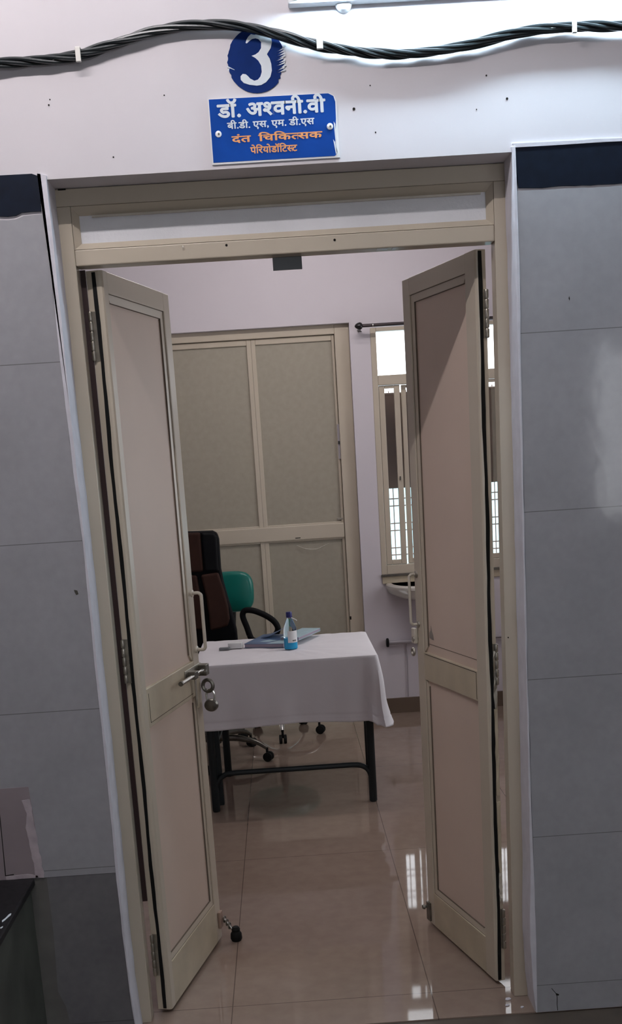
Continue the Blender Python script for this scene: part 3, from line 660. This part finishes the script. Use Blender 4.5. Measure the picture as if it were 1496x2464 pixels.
# ------------------------------------------------------------------ back door
d3 = empty('door_3', (0.41, YB, 0)); tag(d3, 'closed cream double door in the back wall of the room', 'door', kind='structure')
def d3p(name, mb, m, **k):
    o = mb.build(name, m, d3, **k); o.matrix_parent_inverse = Matrix.Translation((-0.41, -YB, 0)); return o
yr = YB + .045
d3p('door_frame', MB().box(DX0, DX0 + .07, yr, yr + .06, 0, DZ1).box(0.905, DX1, yr, yr + .06, 0, DZ1).box(DX0 + .07, 0.905, yr, yr + .06, 2.296, DZ1), M['beige'], bevel=0.004)
yl = yr + .018
for nm, xa_, xb_ in (('l', -0.098, 0.4108), ('l', 0.411, 0.903)):
    P0 = MB()
    sl, sr = (0.04, 0.026) if xa_ < 0 else (0.026, 0.016)
    P0.box(xa_, xa_ + sl, yl, yl + .03, 0.01, 2.294).box(xb_ - sr, xb_, yl, yl + .03, 0.01, 2.294)
    for z0, z1 in ((0.01, 0.16), (1.098, 1.205), (2.262, 2.294)): P0.box(xa_ + sl, xb_ - sr, yl, yl + .03, z0, z1)
    lf = d3p('door_leaf', P0, M['beige'], bevel=0.003)
    for z0, z1 in ((0.158, 1.10), (1.203, 2.264)):
        o = MB().box(xa_ + sl - .001, xb_ - sr + .001, yl + .012, yl + .02, z0, z1).build('leaf_panel', M['back_panel'], lf)
d3p('door_backing', MB().box(DX0 - .05, DX1 + .05, 4.101, 4.12, 0, 2.45), M['back_panel'])
d3p('cover_rail', MB().box(-0.098, 0.903, yl - .012, yl, 1.108, 1.196), M['beige'], bevel=0.005)
d3p('rail_mark', MB().box(0.60, 0.632, yl - .0135, yl - .0115, 1.118, 1.123), M['dark_hole'])
d3p('lock_plate', MB().box(0.892, 0.906, yl - .008, yl, 1.575, 1.78), M['pvc'], bevel=0.002)
d3p('lock_knob', MB().box(0.894, 0.904, yl - .018, yl - .006, 1.665, 1.682), M['black'], bevel=0.002)
d3p('corner_bracket', MB().box(0.862, 0.898, yl - .004, yl, 1.216, 1.226), M['steel'], bevel=0.001)
d3p('bolt_hole', MB().box(0.905, 0.915, yr - .002, yr, 0.60, 0.62), M['dark_hole'])
d3p('hanging_wire', MB().tube(catmull([(0.60, yl - .006, 1.078), (0.66, yl - .012, 1.052), (0.73, yl - .012, 1.048), (0.80, yl - .006, 1.074)], 6), 0.0018, 6), M['steel_dark'], smooth=True)

# ------------------------------------------------------------------ back window
wn = empty('window_1', (1.6, YB, WZ0)); tag(wn, 'cream framed window right of the back door with bright transom pane', 'window', kind='structure')
def wp(name, mb, m, par=wn, **k):
    o = mb.build(name, m, par, **k); o.matrix_parent_inverse = Matrix.Translation((-1.6, -YB, -WZ0)) if par is wn else Matrix(); return o
yw = YB - .004
f = MB().box(WX0, 1.146, yw, yw + .07, WZ0, WZ1).box(WX1 - .04, WX1, yw, yw + .07, WZ0, WZ1).box(1.146, WX1 - .04, yw, yw + .07, 2.290, WZ1).box(1.146, WX1 - .04, yw, yw + .07, 1.985, 2.042).box(1.146, WX1 - .04, yw, yw + .07, WZ0, 0.925)
wp('window_frame', f, M['beige'], bevel=0.004)
wp('top_pane', MB().box(1.146, WX1 - .04, yw + .03, yw + .034, 2.042, 2.290), M['glass'])
xs = 1.148
for k in range(3):
    sa = MB(); xe = xs + (0.128 if k == 0 else 0.36); ll, rr_ = (0.034, 0.026) if k == 0 else (.028, .030)
    if k == 0: xe = 1.272
    y_ = yw + .015 + (0.0 if k != 1 else .03)
    sa.box(xs, xs + ll, y_, y_ + .025, 0.926, 1.983).box(xe - rr_ - .008, xe, y_, y_ + .025, 0.926, 1.983).box(xs + ll, xe - rr_ - .008, y_, y_ + .025, 1.966, 1.983).box(xs + ll, xe - rr_ - .008, y_, y_ + .025, 0.926, 0.955)
    so = wp('sash', sa, M['beige'], bevel=0.003)
    MB().box(xs + ll, xe - rr_ - .008, y_ + .01, y_ + .013, 0.955, 1.966).build('pane', M['glass'], so)
    xs = xe + .012
wp('sash_latch', MB().box(1.249, 1.257, yw + .008, yw + .016, 1.43, 1.452), M['steel_dark'])
wp('window_sill', MB().box(WX0 - .004, WX1, YB - .026, YB + .05, WZ0 - .010, WZ0 - .001), M['steel_dark'])
wp('sill_block', MB().box(WX0 + .002, WX1, YB - .012, YB - .001, WZ0 - .055, WZ0 - .0105), M['beige_old'], bevel=0.004)
gr = MB(); yg = YB + .185
xg = 1.118
while xg < 2.08: gr.tube([(xg, yg, 0.866), (xg, yg, 1.96)], 0.0035, 6); xg += .105
for zc in [0.99 + .151 * k for k in range(7)]:
    for dz in (-.022, .022): gr.tube([(WX0, yg, zc + dz), (WX1, yg, zc + dz)], 0.0042, 6)
wp('window_grille', gr, M['grille'], smooth=True)
bl = MB().box(1.112, 2.08, YB + .150, YB + .162, 1.378, 1.938)
tag(bl.build('sun_blind', M['brown_blind']), 'brown blind hanging outside the back window', 'blind')
MB().tube([(1.106, YB + .156, 1.938), (2.086, YB + .156, 1.938)], 0.010, 10).build('blind_rail', M['brown_blind'], bpy.data.objects['sun_blind'], smooth=True)
tag(MB().box(-1.0, 6.0, 7.5, 7.7, -3.0, 1.55).build('wall_outside', M['cyan_wall']), 'pale cyan wall outside the window', 'wall', kind='structure')

# side window added out of view to bring daylight onto the left leaf
w2 = MB().box(2.26, 2.34, YR0, YR0 + .05, 0.9, 2.2).box(2.26, 2.34, YR1 - .05, YR1, 0.9, 2.2).box(2.26, 2.34, YR0 + .05, YR1 - .05, 0.9, 0.95).box(2.26, 2.34, YR0 + .05, YR1 - .05, 2.15, 2.2).box(2.27, 2.33, 2.28, 2.32, 0.95, 2.15)
tag(w2.build('window_added', M['beige'], bevel=0.003), 'added unseen side window in the right wall of the room', 'window', kind='structure')

ct = empty('tube_light', (-0.1, -1.1, 3.25)); tag(ct, 'added unseen tube light on the corridor ceiling', 'light')  # unseen tube, added to brighten the front wall from above
dpart('batten', MB().box(-.75, .55, -1.13, -1.07, 3.255, 3.30), M['fitting'], ct, bevel=0.004)
dpart('lamp_tube', MB().tube([(-.72, -1.1, 3.235), (.52, -1.1, 3.235)], 0.015, 16), M['corridor_fill'], ct, smooth=True)
# unseen tube added on the room's ceiling to brighten the room
rt = empty('tube_light', (0.7, 2.5, 3.05)); tag(rt, 'added unseen tube light on the ceiling inside the room', 'light')
dpart('batten', MB().box(.05, 1.35, 2.47, 2.53, 3.005, 3.05), M['fitting'], rt, bevel=0.004)
dpart('lamp_tube', MB().tube([(.08, 2.5, 2.985), (1.32, 2.5, 2.985)], 0.013, 16), M['room_fill'], rt, smooth=True)

# curtain rod
cr = empty('curtain_rod', (1.5, 3.80, 2.317)); tag(cr, 'dark curtain rod with black finial over the window', 'curtain rod')
def cpart(name, mb, m, **k):
    o = mb.build(name, m, cr, **k); o.matrix_parent_inverse = Matrix.Translation((-1.5, -3.80, -2.317)); return o
cpart('rod', MB().tube([(1.045, 3.80, 2.317), (2.15, 3.80, 2.317)], 0.0095, 14), M['rod'], smooth=True)
cpart('finial', MB().lathe([(0.004, -.030), (0.012, -.024), (0.018, -.012), (0.021, 0), (0.017, .010), (0.010, .014)], (1.048, 3.80, 2.317), 18, 'x'), M['knob_black'], smooth=True)
cpart('rod_ring', MB().lathe([(0.0115, 0), (0.0115, .004)], (1.12, 3.80, 2.317), 14, 'x'), M['chrome'], smooth=True)
cpart('rod_bracket', MB().tube([(1.046, YB, 2.300), (1.046, 3.83, 2.300), (1.046, 3.80, 2.308)], 0.009, 10).lathe([(0.012, 0), (0.010, .006)], (1.046, 3.80, 2.283), 12, 'z'), M['knob_black'], smooth=True)
cpart('rod_bracket', MB().tube([(2.10, YB, 2.300), (2.10, 3.83, 2.300), (2.10, 3.80, 2.308)], 0.009, 10), M['knob_black'], smooth=True)

# ------------------------------------------------------------------ wash basin, pipe
wb = empty('wash_basin', (1.36, YB, 0.8)); tag(wb, 'white ceramic wall basin below the back window', 'basin')
mb = MB(); rings = []; n = 28
def ring(sx, sy, z):
    out = []
    for j in range(n + 1):
        t = pi * j / n
        out.append(mb.bm.verts.new((-cos(t) * sx, -(abs(sin(t)) ** .8) * sy, z)))
    return out
prof = [(0.10, .12, -.085), (0.17, .20, -.065), (0.225, .27, -.036), (0.235, .285, -.014), (0.240, .295, -.004), (0.240, .295, .010), (0.232, .285, .018), (0.205, .255, .018), (0.195, .24, .004), (0.14, .17, -.04), (0.04, .05, -.06)]
rings = [ring(*p) for p in prof]
for A, B in zip(rings, rings[1:]):
    for j in range(n): mb.bm.faces.new((A[j], A[j + 1], B[j + 1], B[j]))
    mb.bm.faces.new((A[0], B[0], B[-1], A[-1]))
mb.bm.faces.new(rings[0]); mb.bm.faces.new(rings[-1])
mb.build('bowl', M['ceramic'], wb, smooth=True)
MB().tube([(0, -.10, .018), (0, -.10, .09), (0, -.13, .12), (0, -.18, .11)], 0.010, 10).build('tap', M['chrome'], wb, smooth=True)
MB().tube([(0, -.11, -.08), (0, -.11, -.25), (0, 0, -.28)], 0.018, 10).build('waste_pipe', M['pvc'], wb, smooth=True)
wb.location = (1.372, YB - .013, 0.798)
pp = empty('drain_pipe', (1.2, YB, 0.44)); tag(pp, 'grey plastic pipe with black collar along the back wall', 'pipe')
def ppp(name, mb, m, **k):
    o = mb.build(name, m, pp, **k); o.matrix_parent_inverse = Matrix.Translation((-1.2, -YB, -.44)); return o
ppp('pipe_run', MB().tube([(1.13, YB - .03, 0.452), (1.9, YB - .03, 0.447)], 0.013, 14), M['pvc'], smooth=True)
ppp('collar', MB().lathe([(0.014, 0), (0.026, .002), (0.029, .010), (0.026, .016), (0.014, .018)], (1.116, YB - .03, 0.452), 20, 'x'), M['rubber'], smooth=True)
ppp('thin_pipe', MB().tube([(1.243, YB - .012, 0.44), (1.2425, YB - .012, 0.25), (1.240, YB - .012, 0.1)], 0.0032, 8), M['pvc'], smooth=True)

# ------------------------------------------------------------------ table
TX0, TX1, TY0, TY1, TZ = 0.085, 0.912, 2.068, 2.76, 0.700
tb_ = empty('side_table', (0.5, 2.4, 0)); tag(tb_, 'table with dark tubular steel legs under a white cloth', 'table')
def tp(name, mb, m, **k):
    o = mb.build(name, m, tb_, **k); o.matrix_parent_inverse = Matrix.Translation((-.5, -2.4, 0)); return o
tp('table_top', MB().box(TX0, TX1, TY0, TY1, TZ - .022, TZ), M['wood_top'], bevel=0.003)
tr_ = 0.0185
for x, y in ((0.868, 2.105), (0.897, 2.70), (0.128, 2.105), (0.160, 2.70)):
    tp('leg', MB().tube([(x, y, 0.0), (x, y, 0.006), (x, y, TZ - .023)], [tr_ * .85, tr_, tr_], 18), M['table_metal'], smooth=True)
for yy, xr in ((2.105, 0.868), (2.70, 0.897)):
    arc = [(xr - .003, yy, 0.085), (xr - .006, yy, 0.125), (xr - .022, yy, 0.160), (xr - .055, yy, 0.178), (xr - .095, yy, 0.182)]
    arl = [(0.128 + .095, yy, 0.182), (0.128 + .06, yy, 0.178), (0.128 + .03, yy, 0.160), (0.128 + .010, yy, 0.13), (0.128 + .004, yy, 0.09)]
    if yy < 2.5: tp('stretcher', MB().tube(catmull(arc, 5) + catmull(arl, 5), 0.0125, 14), M['table_metal'], smooth=True)
tp('side_panel', MB().box(0.110, 0.166, 2.128, 2.150, 0.02, 0.675), M['table_metal'], bevel=0.003)
tp('side_rail', MB().tube([(0.140, 2.15, 0.30), (0.158, 2.69, 0.30)], 0.011, 12), M['table_metal'], smooth=True)

# cloth: one draped sheet
mb = MB(); rc_ = 0.018; loop = []
def corner(cx, cy, a0):
    return [(cx + rc_ * cos(radians(a0 + t)), cy + rc_ * sin(radians(a0 + t)), cos(radians(a0 + t)), sin(radians(a0 + t)), 1 - abs(t - 45) / 60) for t in range(0, 91, 15)]
def edge(p, q, nx, ny, n):
    return [(p[0] + (q[0] - p[0]) * k / n, p[1] + (q[1] - p[1]) * k / n, nx, ny, 0) for k in range(1, n)]
X0, X1, Y0, Y1 = TX0 - .004, TX1 + .004, TY0 - .004, TY1 + .004
loop += corner(X1 - rc_, Y1 - rc_, 0) + edge((X1 - rc_, Y1), (X0 + rc_, Y1), 0, 1, 40) + corner(X0 + rc_, Y1 - rc_, 90) + edge((X0, Y1 - rc_), (X0, Y0 + rc_), -1, 0, 34)
loop += corner(X0 + rc_, Y0 + rc_, 180) + edge((X0 + rc_, Y0), (X1 - rc_, Y0), 0, -1, 44) + corner(X1 - rc_, Y0 + rc_, 270) + edge((X1, Y0 + rc_), (X1, Y1 - rc_), 1, 0, 34)
n = len(loop); rows = []; zt = TZ + .0035
def wr(x, y): return 0.0018 * sin(x * 21 + y * 9) * sin(y * 17 - x * 5) + 0.0012 * sin(x * 47 - y * 31)
cx_, cy_ = (X0 + X1) / 2, (Y0 + Y1) / 2
for s_ in (0.12, 0.3, 0.5, 0.68, 0.82, 0.92, 0.97):
    rows.append([mb.bm.verts.new((cx_ + (x - cx_) * s_, cy_ + (y - cy_) * s_, zt + abs(wr(cx_ + (x - cx_) * s_, cy_ + (y - cy_) * s_)) * 1.3)) for x, y, *_ in loop])
rows.append([mb.bm.verts.new((x - nx * .004, y - ny * .004, zt)) for x, y, nx, ny, c in loop])
rows.append([mb.bm.verts.new((x, y, zt - .0012)) for x, y, nx, ny, c in loop])
ND = 44
for k in range(1, ND + 1):
    t = k / ND; row = []
    for i_, (x, y, nx, ny, c) in enumerate(loop):
        right = nx > .5; front = ny < -.5
        # fold flare, strongest at the front right corner
        dfc = math.hypot(x - X1, y - Y0)
        fl = 0.030 * math.exp(-(dfc / 0.10) ** 2) * t ** 0.9 * (1 + .25 * sin(t * 7)) if (right or dfc < .04) else 0
        dfc2 = math.hypot(x - X1, y - Y1); fl += 0.04 * math.exp(-(dfc2 / 0.12) ** 2) * t
        if right: fl += 0.010 * t * (1 + sin(y * 34)) + 0.016 * t ** 2 * math.exp(-((y - (Y0 + .05)) / .02) ** 2)
        wave = (0.0045 * sin(x * 17 + .8) + 0.003 * sin(x * 41 + 1)) * t if front or ny > .5 else 0
        o_ = .002 + .004 * t + fl + wave - .0022 * math.exp(-((t - .885) / .012) ** 2) - .0018 * math.exp(-((t - .94) / .010) ** 2)
        drop = (0.298 if front else 0.30) + 0.006 * sin(x * 9) * t + (0.018 * math.exp(-(dfc / .06) ** 2) if right or dfc < .03 else 0)
        if right: drop += 0.010 * sin(y * 25)
        row.append(mb.bm.verts.new((x + nx * o_, y + ny * o_, zt - drop * t)))
    rows.append(row)
for A, B in zip(rows, rows[1:]):
    for j in range(n): mb.bm.faces.new((A[j], A[(j + 1) % n], B[(j + 1) % n], B[j]))
mb.bm.faces.new(rows[0])
cl = mb.build('tablecloth', M['cloth'], smooth=True)
for p in cl.data.polygons: p.use_smooth = True
so = cl.modifiers.new('thickness', 'SOLIDIFY'); so.thickness = 0.0012; so.offset = 1
tag(cl, 'white tablecloth draped over the table behind the door', 'tablecloth')
# sewn hem line
hm = MB(); pts = []
CZT = zt + .001

# ------------------------------------------------------------------ things on the table
zc = CZT + .0045
# lower book: slate-blue, page block to the front
def book(name, loc, rz, w_, d_, h_, mc, label, light=None):
    r = empty(name, loc, rz); tag(r, label, 'book', 'books on the table')
    MB().box(0.003, w_ - .003, 0.003, d_ - .001, 0.002, h_ - .002).build('page_block', M['pages'], r)
    MB().box(0, w_, 0, d_, 0, 0.002).box(0, w_, d_ - .002, d_, 0.002, h_ - .002).build('back_cover', mc, r)
    c = MB().box(0, w_, 0, d_, h_ - .002, h_).build('front_cover', mc, r, bevel=0.0006)
    return r
b1 = book('book', (0.300, 2.462, zc), radians(-19), 0.205, 0.285, 0.020, M['book_blue'], 'slate-blue book lying on the white tablecloth behind the bottle')
MB().prism([(0.06, 0.06), (0.11, 0.055), (0.14, 0.10), (0.09, 0.12)], 'z', 0.020, 0.0204).build('cover_print', M['book_light'], b1)
MB().prism([(0.115, 0.003), (0.203, 0.003), (0.203, 0.14), (0.15, 0.09)], 'z', 0.020, 0.0204).build('cover_print', M['book_light'], b1)
# second book: pale blue, lying open-ish beside it, cover lifted
b2 = book('book', (0.478, 2.495, zc + .0212), radians(-24), 0.10, 0.28, 0.016, M['book_light'], 'pale blue booklet on the white tablecloth right of the bottle')
# raised page of the slate book
mb = MB(); rr2 = []
for k in range(8):
    t = k / 7; z = 0.0205 + 0.034 * t ** 1.6
    rr2.append([mb.bm.verts.new((0.03 + .10 * t, 0.16 - .02 * t, z)), mb.bm.verts.new((0.02 + .11 * t, 0.283, z + .006 * t))])
for A, B in zip(rr2, rr2[1:]): mb.bm.faces.new((A[0], B[0], B[1], A[1]))
pg = mb.build('lifted_cover', M['book_blue'], b1, smooth=True); sm = pg.modifiers.new('thickness', 'SOLIDIFY'); sm.thickness = .0012

# bottle
bt = empty('bottle', (0.5285, 2.352, zc)); tag(bt, 'clear bottle half full of blue liquid with dark blue cap', 'bottle')
prof = [(0.0, .0006), (0.029, .0006), (0.0325, .004), (0.0325, .085), (0.031, .100), (0.024, .122), (0.0145, .142), (0.0115, .150), (0.0115, .162)]
MB().lathe(prof, (0, 0, 0), 28).build('bottle_body', M['bottle'], bt, smooth=True)
MB().lathe([(0.0, .0022), (0.0285, .0022), (0.0312, .005), (0.0312, .055), (0.0, .055)], (0, 0, 0), 28).build('liquid', M['blue_liquid'], bt, smooth=True)
MB().lathe([(0.0145, .152), (0.0145, .174), (0.0135, .178), (0, .178)], (0, 0, 0), 24).build('cap', M['cap_blue'], bt, smooth=True)
mb = MB(); A_ = []
for k in range(13):
    a_ = radians(-112 + 95 * k / 12); A_.append([mb.bm.verts.new((0.0331 * cos(a_), 0.0331 * sin(a_), z)) for z in (.034, .090)])
for A, B in zip(A_, A_[1:]): mb.bm.faces.new((A[0], B[0], B[1], A[1]))
lb = mb.build('label_sticker', M['white_plastic'], bt, smooth=True)
mb = MB()
for q in range(3):
    A_ = []
    for k in range(4):
        a_ = radians(-72 + 12 * q + 8 * k / 3); A_.append([mb.bm.verts.new((0.0334 * cos(a_), 0.0334 * sin(a_), z)) for z in (.040, .047)])
    for A, B in zip(A_, A_[1:]): mb.bm.faces.new((A[0], B[0], B[1], A[1]))
mb.build('label_print', M['black'], lb)
MB().tube([(0.010, -.008, .150), (0.024, -.010, .144), (0.034, -.010, .138), (0.035, -.010, .134)], 0.0022, 8).build('cap_strap', M['white_plastic'], bt, smooth=True)

# small white box and grey strip
sb = MB().box(-.038, .030, -.022, .022, 0, 0.027).build('small_box', M['white_plastic'], loc=(0.262, 2.482, zc), rotz=radians(-8), bevel=0.002)
tag(sb, 'small white box left of the books on the tablecloth', 'box')
sg = MB().box(-.026, .026, -.013, .013, 0, 0.011).build('small_device', M['grey_plate'], loc=(0.205, 2.452, zc), rotz=radians(-5), bevel=0.003)
tag(sg, 'grey flat device at the left end of the small white box', 'device')

# ------------------------------------------------------------------ chairs
def star_base(r, ang0, R, m_arm, hub=True, col_top=0.42):
    for k in range(5):
        a_ = radians(ang0 + 72 * k); d = Vector((cos(a_), sin(a_), 0))
        p = [d * .025 + Vector((0, 0, .125)), d * (R * .45) + Vector((0, 0, .125)), d * (R * .8) + Vector((0, 0, .105)), d * R + Vector((0, 0, .072))]
        MB().tube(catmull(p, 4), [0.021 - .011 * q / 12 for q in range(13)], 10).build('base_arm', m_arm, r, smooth=True)
        c = MB(); s_ = Vector((-d.y, d.x, 0))
        for sg_ in (-1, 1):
            cc = d * (R + .006) + s_ * (.013 * sg_) + Vector((0, 0, .026))
            c.tube([cc - s_ * .009, cc - s_ * .007, cc + s_ * .007, cc + s_ * .009], [.019, .0255, .0255, .019], 18)
        c.tube([d * R + Vector((0, 0, .03)), d * R + Vector((0, 0, .075))], .007, 8)
        c.build('caster', M['rubber'], r, smooth=True)
    MB().lathe([(0.034, .095), (0.034, .15), (0.026, .16), (0.026, .30), (0.017, .30), (0.017, col_top)], (0, 0, 0), 20).build('gas_lift', M['black'], r, smooth=True)

def pad(name, pts, y0, y1, m_, r, bev=0.012):
    return MB().prism(pts, 'y', y0, y1).build(name, m_, r, bevel=bev, seg=3)
CA = empty('office_chair', (0.08, 3.05, 0)); tag(CA, 'brown and black high-backed office chair behind the table', 'office chair')
star_base(CA, -20, 0.300, M['steel_dark'])
MB().box(-.25, .22, -.20, .24, .42, .50).build('seat', M['leather_black'], CA, bevel=0.03, seg=4)
ox = -0.08
def L2(pts): return [(x + ox, z) for x, z in pts]
# backrest shell and pads, drawn in the chair's own x,z
pad('backrest', L2([(-0.14, 0.55), (0.242, 0.56), (0.240, 0.70), (0.224, 0.80), (0.206, 0.88), (0.188, 0.97), (0.180, 1.04), (0.182, 1.20), (0.174, 1.232), (0.150, 1.246), (-0.05, 1.252), (-0.10, 1.23), (-0.12, 1.1), (-0.135, 0.8)]), .05, .12, M['leather_black'], CA)
pad('head_pad', L2([(0.094, 1.035), (0.170, 1.030), (0.172, 1.215), (0.160, 1.235), (0.094, 1.24)]), .022, .06, M['leather_black'], CA)
pad('centre_pad', L2([(-0.03, 1.035), (0.088, 1.035), (0.088, 1.243), (-0.03, 1.246)]), .026, .06, M['leather_brown'], CA)
pad('lumbar_pad', L2([(0.072, 1.018), (0.166, 1.026), (0.190, 0.93), (0.206, 0.84), (0.208, 0.77), (0.196, 0.735), (0.150, 0.722), (0.100, 0.715), (0.098, 0.80), (0.09, 0.90)]), .016, .06, M['leather_brown'], CA)
pad('lumbar_pad', L2([(-0.10, 0.73), (0.072, 0.722), (0.068, 0.85), (0.05, 1.018), (-0.08, 1.018)]), .020, .06, M['leather_brown'], CA)
ac = [(0.312, 0.690), (0.300, 0.735), (0.284, 0.785), (0.287, 0.812), (0.305, 0.824), (0.348, 0.819), (0.408, 0.792), (0.449, 0.760), (0.466, 0.725), (0.455, 0.695), (0.425, 0.672), (0.36, 0.655), (0.325, 0.665)]
ax_ = [(x - 0.08, -.05 - (x - .284) * .3, z) for x, z in ac]
arm = MB().tube(catmull(ax_ + [ax_[0]], 5), 0.016, 12).build('armrest', M['leather_black'], CA, smooth=True)
MB().tube([(0.230, -.055, 0.70), (0.250, -.05, 0.66), (0.258, -.04, 0.60), (0.20, -.02, 0.50), (0.1, 0, .44)], 0.010, 10).build('arm_support', M['chrome'], CA, smooth=True)
ax2 = [(-.02 - x_, y_, z_) for x_, y_, z_ in ax_]
MB().tube(catmull(ax2 + [ax2[0]], 5), 0.0135, 12).build('armrest', M['leather_black'], CA, smooth=True)

CB = empty('swivel_chair', (0.44, 3.55, 0)); tag(CB, 'chair with rounded teal vinyl backrest behind the brown office chair', 'chair')
star_base(CB, -16, 0.235, M['chrome'], col_top=.38)
MB().lathe([(0.0, .38), (.19, .38), (.21, .40), (.21, .44), (.19, .46), (0, .465)], (0, 0, 0), 30).build('seat', M['green'], CB, smooth=True)
# rounded backrest cushion, turned slightly
mb = MB(); rows = []; W_, H_ = 0.125, 0.118
for i_ in range(13):
    v_ = -1 + 2 * i_ / 12; row = []
    for j in range(33):
        t = 2 * pi * j / 32; ct, st_ = cos(t), sin(t)
        k = (1 - abs(v_) ** 3) ** (1 / 3)
        sx = (abs(ct) ** .62) * (1 if ct >= 0 else -1) * W_ * (0.25 + .75 * k) if abs(v_) < 1 else 0
        sz = (abs(st_) ** .62) * (1 if st_ >= 0 else -1) * H_ * (0.25 + .75 * k) if abs(v_) < 1 else 0
        row.append(mb.bm.verts.new((sx, v_ * .035, sz)) if j < 32 else row[0])
    rows.append(row)
for A, B in zip(rows, rows[1:]):
    for j in range(32):
        try: mb.bm.faces.new((A[j], A[j + 1], B[j + 1], B[j]))
        except ValueError: pass
bmesh.ops.remove_doubles(mb.bm, verts=mb.bm.verts[:], dist=1e-5)
mb.build('backrest', M['green'], CB, smooth=True, loc=(-.225, -.05, .870), rotz=radians(-12))
MB().tube([(-.05, 0, .40), (-.2, 0.01, .40), (-.25, 0.02, .50), (-.225, 0.0, .80)], .014, 10).build('back_support', M['black'], CB, smooth=True)

# flakes of fallen plaster by the foot of the right jamb
for x, y, q, lab in ((1.098, 0.085, .010, 'largest white plaster flake on the floor by the right door jamb'), (1.088, 0.048, .007, 'small plaster flake on the floor between jamb and threshold'), (1.128, 0.030, .006, 'tiny plaster flake nearest the bottom of the right jamb')):
    f = MB().prism([(-q, -q * .5), (-q * .2, -q * .8), (q * .9, -q * .2), (q * .5, q * .7), (-q * .6, q * .6)], 'z', 0, .003).build('plaster_flake', M['plaster'], loc=(x, y, 0.0), bevel=0.0008)
    tag(f, lab, 'plaster flake', 'plaster flakes on the floor')
